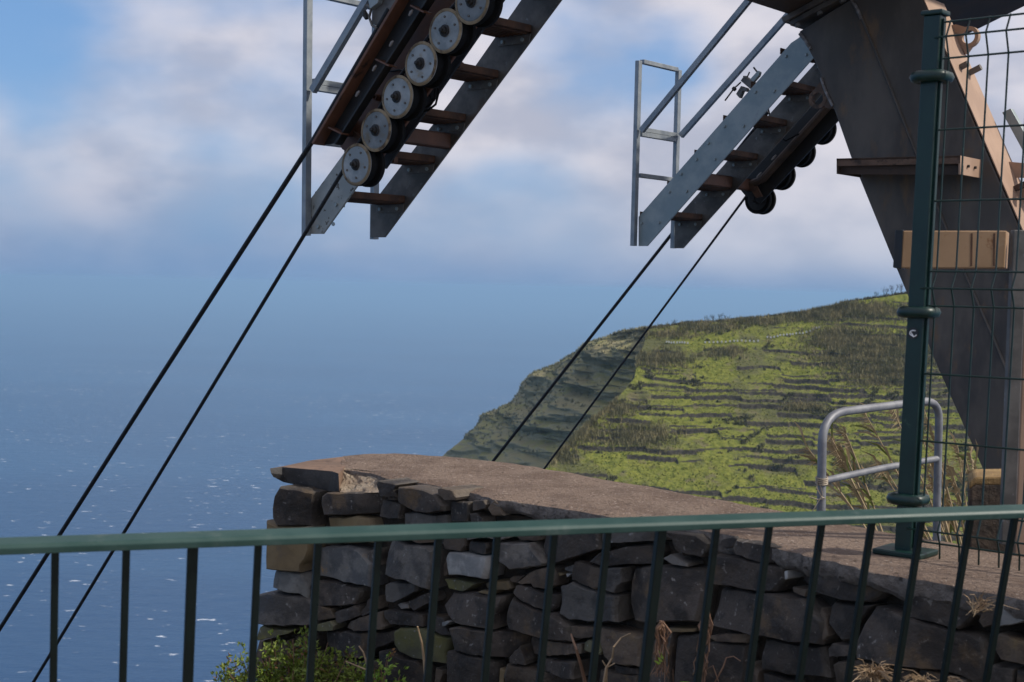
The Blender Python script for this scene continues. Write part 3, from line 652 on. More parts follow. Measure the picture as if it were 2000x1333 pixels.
 ('G', [(1168, 540), (1182, 402), (1330, 394), (1620, 449), (1840, 548), (1900, 612), (1780, 716), (1600, 696), (1290, 597)], 'slate', .01),
 ('G', [(572, 620), (602, 604), (900, 634), (1120, 654), (1268, 684), (1348, 762), (1428, 860), (1437, 990), (1398, 1042), (1210, 1026), (900, 966), (562, 897), (552, 860)], 'slate', .015),
 ('G', [(1162, 592), (1288, 613), (1268, 667), (1172, 628)], 'bstone', -.01),
 ('G', [(1136, 465), (1160, 458), (1166, 520), (1146, 530)], 'pale', .005),
 ('G', [(932, 1003), (1000, 998), (1220, 1043), (1388, 1063), (1418, 1200), (1447, 1307), (1200, 1297), (932, 1237), (922, 1150)], 'slate'),
 ('G', [(542, 972), (690, 948), (838, 963), (818, 1032), (602, 1008)], 'bstone', .01),
 ('G', [(532, 1024), (602, 1018), (818, 1048), (818, 1250), (780, 1400), (452, 1400), (482, 1120)], 'slate', .005),
 ('G', [(252, 982), (428, 963), (430, 1400), (252, 1400)], 'slate'),
 ('G', [(62, 1050), (112, 903), (208, 913), (218, 1400), (32, 1400)], 'slate', -.01),
 ('G', [(840, 1180), (900, 1250), (900, 1400), (820, 1400)], 'bstone', -.01),
 ('G', [(922, 1272), (1000, 1278), (1158, 1333), (1158, 1420), (952, 1420)], 'slate'),
 ('G', [(202, 912), (398, 922), (388, 948), (222, 943)], 'tan', -.01),
 ('H', [(62, 700), (100, 664), (260, 693), (436, 693), (300, 868), (282, 998), (180, 998), (42, 850)], 'slate'),
 ('H', [(442, 704), (520, 708), (660, 743), (1000, 863), (1290, 933), (1368, 990), (1398, 1100), (1350, 1400), (1200, 1307), (1010, 1237), (640, 1197), (322, 1137), (292, 1000), (352, 850)], 'slate', .015),
 ('H', [(712, 592), (770, 583), (1100, 673), (1250, 703), (1318, 742), (1240, 838), (1180, 887), (1000, 847), (712, 787)], 'slate', .015),
 ('H', [(902, 543), (1180, 553), (1400, 593), (1438, 688), (1300, 697), (1080, 637)], 'slate', -.02),
 ('H', [(1372, 752), (1460, 713), (1498, 742), (1470, 848), (1380, 877), (1342, 820)], 'bstone', .01),
 ('H', [(1502, 830), (1532, 692), (1620, 663), (1760, 692), (1800, 800), (1650, 847), (1492, 867)], 'pale', .015),
 ('H', [(1472, 960), (1502, 923), (1760, 1003), (1850, 1100), (1760, 1200), (1512, 1147), (1452, 1030)], 'bstone', .01),
 ('H', [(1402, 1260), (1422, 1193), (1598, 1233), (1590, 1420), (1392, 1420)], 'slate'),
 ('H', [(52, 1060), (92, 1012), (238, 1032), (248, 1118), (62, 1128)], 'slate', -.005),
 ('H', [(62, 1200), (120, 1163), (320, 1153), (558, 1193), (558, 1420), (62, 1420)], 'bstone'),
 ('H', [(622, 1222), (738, 1242), (738, 1420), (622, 1420)], 'bstone', -.01),
 ('H', [(792, 1224), (950, 1253), (1198, 1323), (1198, 1420), (762, 1420)], 'slate'),
 ('H', [(1622, 1232), (1800, 1243), (1800, 1420), (1622, 1420)], 'slate'),
 ('H', [(-20, 720), (30, 800), (58, 950), (0, 1008), (-50, 900)], 'bstone', -.01),
 ('H', [(1830, 900), (1990, 920), (2050, 1080), (1900, 1090)], 'slate'), ('H', [(1830, 1140), (2080, 1120), (2080, 1420), (1830, 1420)], 'bstone'), ('H', [(1820, 700), (2050, 720), (2050, 890), (1830, 860)], 'slate'),
]
for st in ST: stone(st[0], st[1], st[2], st[3] if len(st) > 3 else None)
# low hidden courses that carry the wall down to the ground
for k in range(26):
    s0 = .12 + k * (SMAX - .3) / 26; w_ = (SMAX - .3) / 26 * .95; zt = min(wall_px(600 + k * 55, 1415)[1], .2)
    if zt < -.05: continue
    h = zt - .012; ol = [(s0, -.1), (s0 + w_, -.1), (s0 + w_ + wr.uniform(-.02, .01), h + wr.uniform(-.02, 0)), (s0 + wr.uniform(0, .02), h + wr.uniform(-.02, 0))]
    mb = MB(); mb.prism([wall_pt(a, b, wr.uniform(0, .01)) for a, b in ol], wall_pt(s0, 0, -.15) - wall_pt(s0, 0, 0)); mb.build('stone', wr.choice(['slate', 'bstone']), wall, bevel=.01)
# core between the stones
def core_px(x): return wall_px(x, 1000)[0]
sA = core_px(556)
fr_ = [wall_pt(s, 0, -.075) for s in np.linspace(sA, SMAX, 30)]
bk_ = [Vector((p.x, p.y, 0)) - Vector((nB.x, nB.y, 0)) * .05 for p in reversed(BK[1:])]
zt = TOPZ - .065
mb = MB(); mb.prism([Vector((p.x, p.y, -.12)) for p in fr_ + bk_], Vector((0, 0, zt + .12))); mb.build('core', 'core', wall)
q1 = wall_px(522, 1240)[0]; mb = MB(); mb.prism([wall_pt(q1, -.12, -.06), wall_pt(sA + .1, -.12, -.06), wall_pt(sA + .1, -.12, -.3), wall_pt(q1, -.12, -.3)], Z * (wall_px(522, 1130)[1] + .12)); mb.build('core', 'core', wall)
# back face stones are out of sight: one rendered backing
# concrete top
sl_s = np.linspace(wall_px(613, 920)[0], SMAX - .02, 120)
def backpt(u):
    ls = [0]
    for i in range(len(BK) - 1): ls.append(ls[-1] + (BK[i + 1] - BK[i]).length)
    d = u * ls[-1]
    for i in range(len(BK) - 1):
        if d <= ls[i + 1] or i == len(BK) - 2:
            return BK[i] + (BK[i + 1] - BK[i]) * ((d - ls[i]) / (ls[i + 1] - ls[i]))
nx = 16; TOP = []; rag = []
setb = [(wall_px(613, 920)[0], -.16), (wall_px(678, 930)[0], -.16), (wall_px(712, 934)[0], -.10), (wall_px(790, 945)[0], -.085), (wall_px(862, 959)[0], -.06), (wall_px(895, 956)[0], -.07), (wall_px(960, 974)[0], -.02), (wall_px(1150, 1000)[0], -.01), (wall_px(1290, 1025)[0], -.035), (wall_px(1390, 1040)[0], -.03), (wall_px(1530, 1067)[0], .0), (wall_px(1600, 1080)[0], .015), (SMAX, .02)]
for i, s in enumerate(sl_s):
    o = interp(setb, s) + wr.uniform(-.010, .010); f0 = wall_pt(s, TOPZ, o); b = backpt(i / (len(sl_s) - 1)); b = b + Vector((nB.x, nB.y, 0)) * wr.uniform(-.012, .006); row = []
    for k in range(nx):
        u = k / (nx - 1); p = f0.lerp(b, u); p.z = TOPZ + float(fbm(np.array(p.x * 9), np.array(p.y * 9), 3)) * .012 - (.008 if k in (0, nx - 1) else 0); row.append(p)
    TOP.append(row); rag.append((s, o))
mb = MB(); nS = len(TOP); mb.add([p for r in TOP for p in r], [(i * nx + k, (i + 1) * nx + k, (i + 1) * nx + k + 1, i * nx + k + 1) for i in range(nS - 1) for k in range(nx - 1)])
# ragged front edge with crumbled underside
mb.cur = 1
ed = []
for j, (dz, do) in enumerate([(0, 0), (-.018, .004), (-.04, .006), (-.062, -.012), (-.075, -.06)]):
    for i, (s, o) in enumerate(rag):
        if j == 0: ed.append(TOP[i][0])
        else:
            tk = .75 + .5 * float(vnoise(np.array(s * 7.0), np.array(3.0))) ; ed.append(wall_pt(s, TOPZ + dz * tk + wr.uniform(-.006, .006), o + do + wr.uniform(-.008, .006)))
mb.add(ed, [(j * nS + i, (j + 1) * nS + i, (j + 1) * nS + i + 1, j * nS + i + 1) for j in range(4) for i in range(nS - 1)])
bb = [r[-1] for r in TOP]; mb.add(bb + [p + Vector((-nB.x * .01, -nB.y * .01, -.09)) for p in bb], [(i, i + 1, nS + i + 1, nS + i) for i in range(nS - 1)])
e0 = TOP[0]; mb.add(e0 + [p - Z * .09 for p in e0], [(i, nx + i, nx + i + 1, i + 1) for i in range(nx - 1)])
mb.build('concrete_top', ['slab', 'slabedge'], wall, smooth=True, sharp=50)
# broken mortar and the loose cap stone at the end
x0, y0, k = FRM['A']
mb = MB(); ng, nj = 34, 12; gv = []
for i in range(ng):
    w_i = i / (ng - 1); zb = wall_px(664 + 86 * w_i, 963)[1]
    for j in range(nj):
        u = j / (nj - 1); s_i = wall_px((604 + 88 * w_i) * (1 - u) + (660 + 90 * w_i) * u, 940)[0]; z_ = TOPZ - .002 + (zb - TOPZ) * u ** .8; o_ = -.17 + .155 * u ** 1.6
        q_ = wall_pt(s_i, z_, o_); nn2 = float(fbm(np.array(s_i * 26.0), np.array(u * 5.0), 4)); gv.append(q_ + Vector((-.72, -.69, .35)) * (nn2 * .045) * (1 if 0 < j < nj - 1 else .3))
mb.add(gv, [(i * nj + j, i * nj + j + 1, (i + 1) * nj + j + 1, (i + 1) * nj + j) for i in range(ng - 1) for j in range(nj - 1)]); mb.build('mortar_patch', 'mortar', wall, smooth=True, sharp=25)
top_px = [(165, 275), (340, 245), (640, 180), (1030, 135), (1075, 200), (1060, 250), (975, 335), (900, 308), (560, 280), (310, 258)]
capz = TOPZ
def cpx(p, z): return onz(x0 + p[0] / k, y0 + p[1] / k, z)
tp = [cpx(p, capz) for p in top_px]
fpx = [(165, 275), (310, 258), (560, 280), (900, 308), (975, 335)]; bpx = [(205, 375), (320, 435), (580, 495), (850, 545), (985, 545)]
mb = MB(); mb.cur = 0; mb.add(tp, [tuple(range(len(tp)))])
front_t = [tp[0], tp[9], tp[8], tp[7], tp[6]]
front_b = []
for t_, b_ in zip(front_t, bpx):
    v = ray(x0 + b_[0] / k, y0 + b_[1] / k); d_ = t_.y + .012; front_b.append(EYE + v * (d_ / v.y))
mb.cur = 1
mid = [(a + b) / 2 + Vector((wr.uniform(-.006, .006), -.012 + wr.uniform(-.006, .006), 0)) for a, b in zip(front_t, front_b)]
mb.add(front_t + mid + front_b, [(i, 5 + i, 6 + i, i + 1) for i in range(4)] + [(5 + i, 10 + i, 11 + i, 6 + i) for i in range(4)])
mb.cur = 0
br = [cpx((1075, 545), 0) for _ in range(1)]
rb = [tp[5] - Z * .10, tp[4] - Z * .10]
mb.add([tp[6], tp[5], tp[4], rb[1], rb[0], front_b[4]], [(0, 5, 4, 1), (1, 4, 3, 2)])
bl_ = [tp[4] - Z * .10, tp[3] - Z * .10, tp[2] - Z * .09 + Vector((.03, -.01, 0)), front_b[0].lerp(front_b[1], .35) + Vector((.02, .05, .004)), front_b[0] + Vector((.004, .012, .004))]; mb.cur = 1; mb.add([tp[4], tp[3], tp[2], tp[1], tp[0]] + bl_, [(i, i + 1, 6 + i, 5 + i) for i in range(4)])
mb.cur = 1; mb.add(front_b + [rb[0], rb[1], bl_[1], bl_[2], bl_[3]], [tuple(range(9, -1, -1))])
mb.build('cap_stone', ['capsunlit', 'capshade'], wall, smooth=True, sharp=25)

# ------------------------------------------------------------------ front railing (leans toward the viewer)
RD0 = 2.62; TH = R(18); RT = Vector((math.cos(TH), math.sin(TH), 0)); RN = Vector((-RT.y, RT.x, 0))     # RN points away from the viewer
RC = P(1000, 1022, RD0); RC.z = EYE.z - .447
UPV = (Z - RN * .20 + RT * .005).normalized()
NV = RT.cross(UPV).normalized()
if NV.dot(RN) < 0: NV = -NV
UPR = NV.cross(RT).normalized()
if UPR.z < 0: UPR = -UPR
rl = thing('green_railing', RC - UPV * 1.1, 'dark green painted steel railing with flat top rail and thin balusters', 'railing')
hw, ht = .0225, .0085
prof = [(-hw, -ht), (-hw, ht * .4), (-hw + .006, ht), (hw - .006, ht), (hw, ht * .4), (hw, -ht)]
mb = MB(); mb.prism([RC - RT * 2.2 + NV * a + UPR * b for a, b in prof], RT * 4.6); mb.build('top_rail', 'greenrail', rl, bevel=.002)
def rail_s(x, y=1058):
    v = ray(x, y); n = RN; t_ = (RC - EYE).dot(n) / v.dot(n); return (EYE + v * t_ - RC).dot(RT)
bal = [-250, -130, -20, 108, 247, 377, 505, 622, 740, 857, 972, 1083, 1188, 1292, 1400, 1503, 1605, 1703, 1800, 1895, 1982, 2066, 2150]
for x in bal:
    s = rail_s(x); thick = x in (377, 1292)
    w = .018 if thick else .0128
    top = RC + RT * s - UPR * ht; bot = top - UPV * 1.02
    mb = MB(); mb.bar(top, bot, w, w, RT); mb.build('post' if thick else 'baluster', 'greenshade', rl, bevel=.002)
mb = MB(); mb.bar(RC - UPV * 1.03 - RT * 2.25, RC - UPV * 1.03 + RT * 2.3, .03, .012, NV); mb.build('bottom_rail', 'greenshade', rl, bevel=.002)
for x in (-130, 377, 1292, 2150):
    s = rail_s(x); mb = MB(); mb.bar(RC + RT * s - UPV * 1.02, RC + RT * s - UPV * 1.19, .0235, .0235, RT); mb.build('foot', 'greenshade', rl, bevel=.002)

# ------------------------------------------------------------------ green mesh fence on the wall
pb = onz(1768, 1083, TOPZ); PD = pb.y
FT = Vector((math.cos(R(-40)), math.sin(R(-40)), 0)); FN = Vector((FT.y, -FT.x, 0))          # FN toward the viewer
if FN.y > 0: FN = -FN
ptop = P(1827, 32, PD)
PU = (ptop - pb).normalized(); PL = (ptop - pb).length
fence = thing('mesh_fence', pb, 'dark green welded wire mesh fence with square post on the wall', 'fence')
post = MB().bar(pb, ptop, .048, .043, FT).build('post', 'green', fence, bevel=.003)
MB().prism([ptop - FT * .032 - FN * .029, ptop + FT * .032 - FN * .029, ptop + FT * .032 + FN * .029, ptop - FT * .032 + FN * .029], PU * .014).build('post_cap', 'green', post, bevel=.004)
mb = MB(); mb.bar(pb + PU * .02 + FT * .027 + FN * .0, ptop - PU * .01 + FT * .027, .006, .014, FT); mb.build('wire_channel', 'green', post, bevel=.001)
for yy in (151, 607, 973):
    c = pb + PU * ((1083 - yy) / F * PD / PU.z * 1.0); mb = MB(); pr_ = [(0, .0)]
    # rounded square collar
    ringv = []; n = 28; m_ = 8; vs = []; fs = []
    for i in range(n):
        a = 2 * math.pi * i / n; ca, sa = math.cos(a), math.sin(a); e = .55
        rx = math.copysign(abs(ca) ** e, ca) * .040; ry = math.copysign(abs(sa) ** e, sa) * .037
        for j in range(m_):
            b = 2 * math.pi * j / m_; k2 = 1 + .0
            o_ = FT * (rx + math.cos(b) * .0165 * ca) + FN * (ry + math.cos(b) * .0165 * sa) + PU * (math.sin(b) * .0165); vs.append(c + o_)
    for i in range(n):
        for j in range(m_): fs.append((i * m_ + j, ((i + 1) % n) * m_ + j, ((i + 1) % n) * m_ + (j + 1) % m_, i * m_ + (j + 1) % m_))
    mb.add(vs, fs).build('collar', 'green', post, smooth=True, sharp=70)
mb = MB(); mb.box(pb + Z * .008, (FT, FN, Z), (.072, .062, .008)); mb.build('base_plate', 'green', post, bevel=.004)
# black round sticker with a white mark
sc0 = P(1776, 651, PD - .04); sp0 = pb + PU * ((sc0 - pb).dot(PU)); cst = sp0 + FN * .0222 - FT * .004
mb = MB(); mb.lathe(cst, FN, [(0, .0165), (.0012, .0165)], 24); mb.build('sticker', 'blk', post)
mk3 = lambda pts: [cst + FN * .0022 + FT * (a / 9500) + PU * (b / 9500) for a, b in pts]
mb = MB(); mb.tube(mk3([(80, 70), (0, 72), (-55, 50), (-75, 10), (-70, -30), (-30, -55), (40, -95), (75, -75), (115, -40)]), .0019, 6); mb.tube(mk3([(-40, 20), (-15, -20), (40, -88)]), .0015, 5); mb.build('sticker_mark', 'white', post)
HY = [47, 78, 117, 254, 391, 527, 560, 594, 726, 857, 989, 1028, 1053]
hts = [(1083 - y) / F * PD / PU.z for y in HY]
folds = {1: .026, 6: .026, 11: .026}
F0 = pb + FT * .034
FLEN = 1.25
def fold(h):
    for i, dp in folds.items():
        a = abs(h - hts[i]); w_ = abs(hts[i - 1] - hts[i + 1]) / 2
        if a < w_: return dp * (1 - a / w_)
    return 0
for i, h in enumerate(hts):
    p = F0 + PU * h + FN * (folds.get(i, 0) + .004); mb = MB(); mb.tube([p - FT * .02, p + FT * FLEN], .0029, 6); mb.build('horizontal_wire', 'green', fence, smooth=True)
k = 0
while .012 + k * .0555 < FLEN:
    x_ = .012 + k * .0555; hs = sorted(set([hts[0] + .004, hts[-1] - .055] + hts)); path = []
    for h in sorted(hs + [hts[i] + o_ for i in folds for o_ in (.008, -.008)]): path.append(F0 + FT * x_ + PU * h + FN * fold(h))
    mb = MB(); mb.tube(path, .0026, 6); mb.build('vertical_wire', 'green', fence, smooth=True); k += 1
p2 = F0 + FT * (FLEN + .03); mb = MB(); mb.bar(p2 - PU * .02, p2 + PU * PL, .052, .046, FT); mb.build('post', 'green', fence, bevel=.003)

# ------------------------------------------------------------------ grey post with orange beam, block behind it
gp = onz(1958, 1063, TOPZ)
bar = thing('barrier_post', gp, 'grey steel post on the wall carrying a short orange primed box beam', 'post')
bx_ = Vector((1, 0, 0)); by_ = Vector((0, 1, 0))
pt_ = P(1985, 440, gp.y)
mb = MB(); mb.bar(gp + bx_ * .012 - Z * .0, P(1990, 450, gp.y), .040, .03, bx_); mb.build('post', 'galvd', bar, bevel=.003)
c0 = P(1764, 451, gp.y + .03); c1 = P(1966, 451, gp.y + .03); c2 = P(1962, 524, gp.y + .03); c3 = P(1760, 524, gp.y + .03)
bm_ = MB().prism([c0, c1, c2, c3], Vector((.05, .12, 0))).build('box_beam', 'orange', bar, bevel=.003)
for xx in (1896, 1940): MB().prism([P(xx, 456, gp.y + .0295), P(xx + 4, 456, gp.y + .0295), P(xx + 3, 520, gp.y + .0295), P(xx - 1, 520, gp.y + .0295)], Vector((.0002, .0006, 0))).build('rust_run', 'rust', bm_)
mb = MB(); e = P(1748, 450, gp.y + .034); mb.prism([P(1749, 449, gp.y + .05), P(1764, 449, gp.y + .026), P(1760, 526, gp.y + .026), P(1744, 523, gp.y + .05)], Vector((.05, .14, 0))); mb.build('end_cap', 'dark', bm_, bevel=.002)  # beam's left end near black: its shade is put into the colour
mb = MB(); mb.bar(gp + bx_ * .065 + by_ * .06 - Z * .3, P(2012, 450, gp.y + .06), .03, .05, bx_); mb.build('stay', 'primerlit', bar, bevel=.003)
mb = MB(); q0 = P(1893, 945, gp.y + .12); vs = [P(x, y, gp.y + .12) for x, y in ((1893, 945), (1905, 936), (1962, 934), (2010, 938), (2014, 1250), (1890, 1250))]
blk = thing('shaded_block', vs[5], 'concrete block with shade-dark sides and sunlit ochre top behind the grey post', 'block')
MB().prism([v - Z * .012 for v in vs[:4]] + vs[4:], Vector((.06, .2, 0))).build('body', 'block', blk, bevel=.01)
MB().prism([vs[0] + Z * .004, vs[1] + Z * .006, vs[2] + Z * .004, vs[3] + Z * .004, vs[3] - Z * .02, vs[2] - Z * .026, vs[1] - Z * .018, vs[0] - Z * .02], Vector((.061, .202, 0))).build('sunlit_top', 'blocksunlit', blk, bevel=.006)

# ------------------------------------------------------------------ grey tubular handrail beyond the wall
hp = lambda x, y: P(x, y, 5.3 + (x - 1603) / 230 * .7)
hr = thing('tube_handrail', hp(1603, 1350), 'bent grey tubular handrail with one mid rail beyond the wall', 'handrail')
def arc_pts(p, c, q, n=6):
    return [p.lerp(c, t).lerp(c.lerp(q, t), t) for t in [i / n for i in range(n + 1)]]
path = [hp(1604, 1450), hp(1604, 1000)] + arc_pts(hp(1606, 862), hp(1608, 812), hp(1648, 804)) + arc_pts(hp(1800, 785), hp(1834, 779), hp(1834, 820)) + [hp(1830, 990), hp(1829, 1450)]
MB().tube(path, .0165, 12).build('frame_tube', 'alu', hr, smooth=True, sharp=60)
MB().tube([hp(1612, 939), hp(1722, 915), hp(1832, 896)], .0135, 12).build('mid_rail', 'alu', hr, smooth=True, sharp=60)
mb = MB(); c = hp(1605, 938)
for j in range(4): mb.tube([c + Vector((math.cos(a) * .021, math.sin(a) * .021, -.012 + j * .007 + .004 * math.sin(a))) for a in np.linspace(0, 6.3, 14)], .0035, 5)
mb.tube([c + Vector((-.018, -.014, 0)), c + Vector((-.022, -.022, -.03)), c + Vector((-.004, -.024, -.06)), c + Vector((.012, -.022, -.066)), c + Vector((-.02, -.024, -.07)), c + Vector((-.05, -.02, -.06))], .0022, 5)
mb.tube([c + Vector((-.012, -.02, -.01)), c + Vector((0, -.024, -.05)), c + Vector((-.03, -.03, -.1)), c + Vector((-.07, -.03, -.17))], .0016, 5)
mb.build('string_tie', 'string', hr, smooth=True)

# ------------------------------------------------------------------ cableway tower
a_leg = A.dot(P(1571, 62, 8.8) - O)
oa = lambda x, y, a=a_leg: ona(x, y, a)
fl = oa(1960, 1300); tower = thing('cableway_tower', fl, 'leaning box section steel tower leg of the cableway under a dark beam', 'tower')
BD = .30
LPX = [(1560, 62), (1672, -8), (1800, -8), (1905, 245), (1992, 448), (2140, 790), (2330, 1230), (2050, 1230), (1925, 930), (1833, 722), (1740, 500), (1661, 306), (1626, 206), (1590, 118)]
lp = [oa(*p) for p in LPX]
leg = MB().prism(lp, A * BD).build('leg', 'leg', tower, bevel=.008)
# leg's uphill side as a lighter tan plate: sunlight put into the colour
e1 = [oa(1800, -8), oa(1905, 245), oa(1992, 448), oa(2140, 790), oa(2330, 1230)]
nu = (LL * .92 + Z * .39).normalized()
MB().prism([e1[0], e1[4], e1[4] + nu * .006, e1[0] + nu * .006], A * (BD + .004)).build('side_plate', 'primerlit', tower)
mb = MB(); mb.tube([oa(x, y, a_leg - .004) for x, y in ((1662, 0), (1684, 38), (1740, 175), (1789, 300), (1845, 440), (1886, 538), (1945, 672), (2010, 830))], .0075, 6); mb.build('weld_seam', 'leg', leg, smooth=True)
mb = MB(); mb.tube([oa(x, y, a_leg - .004) for x, y in ((1604, 152), (1610, 172), (1618, 190), (1626, 207))], .009, 6); mb.build('weld_bead', 'weld', leg, smooth=True)
mb = MB(); mb.tube([oa(x, y, a_leg - .004) for x, y in ((1562, 66), (1572, 78), (1583, 96))], .011, 6); mb.build('weld_bead', 'weld', leg, smooth=True); mb = MB(); mb.tube([oa(x, y, a_leg - .004) for x, y in ((1668, 8), (1676, 22), (1682, 37))], .011, 6); mb.build('weld_bead', 'weld', leg, smooth=True)
# head flange and cross beam
Q = oa(1537, 47); e_1 = (oa(1640, -9) - Q).normalized(); e_2 = A.cross(e_1).normalized()
if e_2.z < 0: e_2 = -e_2
MB().prism([Q - A * .05, Q + e_1 * 1.35 - A * .05, Q + e_1 * 1.35 - e_2 * -.035 - A * .05, Q + e_2 * .035 - A * .05], A * (BD + .1)).build('head_flange', 'leg', tower, bevel=.004)
MB().prism([Q + e_1 * .03 - e_2 * .034 - A * .03, Q + e_1 * 1.2 - e_2 * .034 - A * .03, Q + e_1 * 1.2 - e_2 * .003 - A * .03, Q + e_1 * .03 - e_2 * .003 - A * .03], A * (BD + .06)).build('leg_flange', 'leg', tower, bevel=.004)
for i in range(7):
    c = Q + e_1 * (.07 + i * .16) - e_2 * .036 - A * .012; MB().lathe(c, -e_2, [(0, .018), (.02, .018)], 6).build('bolt', 'galvd', tower)
sec = [Q + e_1 * .04 + e_2 * .038, Q + e_1 * 1.5 + e_2 * .038, Q + e_1 * 1.5 + e_2 * .75, Q + e_1 * .04 + e_2 * .75]
MB().prism([p - A * 4.2 for p in sec], A * 6.1).build('cross_beam', 'beam', tower, bevel=.01)
# pad eyes on both edges of the leg
def padeye(cx, cy, a, ro, ri, web, m):
    c = ona(cx, cy, a); n = 20; vs = []; fs = []
    for o_ in (0, .035):
        for r_ in (ro, ri):
            for i in range(n): an = 2 * math.pi * i / n; vs.append(c + A * o_ + LL * (math.cos(an) * r_) + Z * (math.sin(an) * r_))
    for i in range(n):
        j = (i + 1) % n; fs += [(i, j, n + j, n + i), (2 * n + i, 3 * n + i, 3 * n + j, 2 * n + j), (i, 2 * n + i, 2 * n + j, j), (n + i, n + j, 3 * n + j, 3 * n + i)]
    mb = MB(); mb.add(vs, fs); mb.prism([ona(x, y, a) + A * .002 for x, y in web], A * .031); return mb.build('pad_eye', m, tower, smooth=True)
padeye(1891, 72, a_leg + .27, .062, .040, [(1850, 50), (1868, 48), (1885, 53), (1879, 60), (1878, 82), (1886, 90), (1896, 92), (1886, 106)], 'primerlit')
padeye(1597, 193, a_leg + .05, .062, .038, [(1608, 152), (1625, 200), (1632, 212), (1612, 211), (1608, 204), (1606, 182), (1590, 175)], 'stepm')
for (x, y) in ((1868, 136), (1893, 143)):
    c = ona(x, y, a_leg + .12 if x < 1880 else a_leg + .22); mb = MB(); mb.tube([c, c + nu * .075], .018, 12); mb.build('stud', 'galvd', tower, smooth=True)
mb = MB(); o_ = nu * .0085
def on_side(x, y):
    n = nu; v = ray(x, y); t_ = (e1[0] + o_ - EYE).dot(n) / v.dot(n); return EYE + v * t_
for qd in ([(1910, 221), (1922, 223), (1935, 254), (1921, 253)], [(1984, 420), (2006, 424), (2022, 455), (1993, 452)]):
    mb = MB(); mb.prism([on_side(*p) for p in qd], nu * .001); mb.build('sticker', 'white', tower)
# step bracket on the leg
aS = a_leg - .30
p4 = [ona(x, y, aS) for x, y in ((1634, 310), (1876, 304), (1876, 341), (1634, 340))]
mb = MB(); mb.prism([p4[0], p4[1], p4[1] - Z * .045, p4[0] - Z * .045], A * .012); mb.build('step_bracket', 'stepm', tower, bevel=.002)
mb = MB(); mb.prism([p4[0], p4[1], p4[1] - Z * .012, p4[0] - Z * .012], A * .29); sb = mb.build('step_plate', 'stepm', tower)
mb = MB(); mb.prism([p4[3] + A * .03, p4[2] + A * .03, p4[2] + Z * .05 + A * .03, p4[3] + Z * .05 + A * .03], A * .008); mb.prism([p4[3], p4[3] + A * .29, p4[0] + A * .29, p4[0]], LL * .01); mb.build('step_web', 'beam', tower)
mb = MB(); mb.prism([p4[1] - LL * .012, p4[2] - LL * .012, p4[2] + A * .29 - LL * .012, p4[1] + A * .29 - LL * .012], LL * .012); sp_ = mb.build('step_end_plate', 'primerlit', tower, bevel=.001)  # step's uphill end in lighter tan, sunlight painted on
for u in (.33, .66):
    c = p4[1].lerp(p4[2], .5) + A * (.29 * u); mb = MB(); mb.lathe(c, LL, [(0, .008), (.012, .008)], 6); mb.build('bolt', 'dark', tower)
# side members on the uphill side of the leg
aR = a_leg + .34
MB().prism([ona(x, y, aR) for x, y in ((1957, 220), (1974, 212), (2080, 400), (2060, 410))], A * .05).build('guide_rail', 'galv', tower, bevel=.003)
MB().prism([ona(x, y, aR - .1) for x, y in ((1968, 316), (2060, 324), (2060, 350), (1982, 347))], A * .02).build('gusset', 'primerlit', tower, bevel=.002)
MB().prism([ona(x, y, aR - .2) for x, y in ((1968, 369), (1975, 377), (2060, 340), (2060, 326))], A * .03).build('stay', 'beam', tower, bevel=.002)
MB().prism([ona(x, y, aR - .12) for x, y in ((1984, 370), (2060, 345), (2060, 400), (1996, 392))], A * .02).build('gusset', 'primerlit', tower, bevel=.002)
# footing under the leg
fb = [lp[7] + LL * -.25, lp[6] + LL * .25]
MB().prism([fb[0] - A * .3 + Z * .25, fb[1] - A * .3 + Z * .25, fb[1] - A * .3 - Z * 5, fb[0] - A * .3 - Z * 5], A * .95).build('footing', 'conc', tower, bevel=.02)

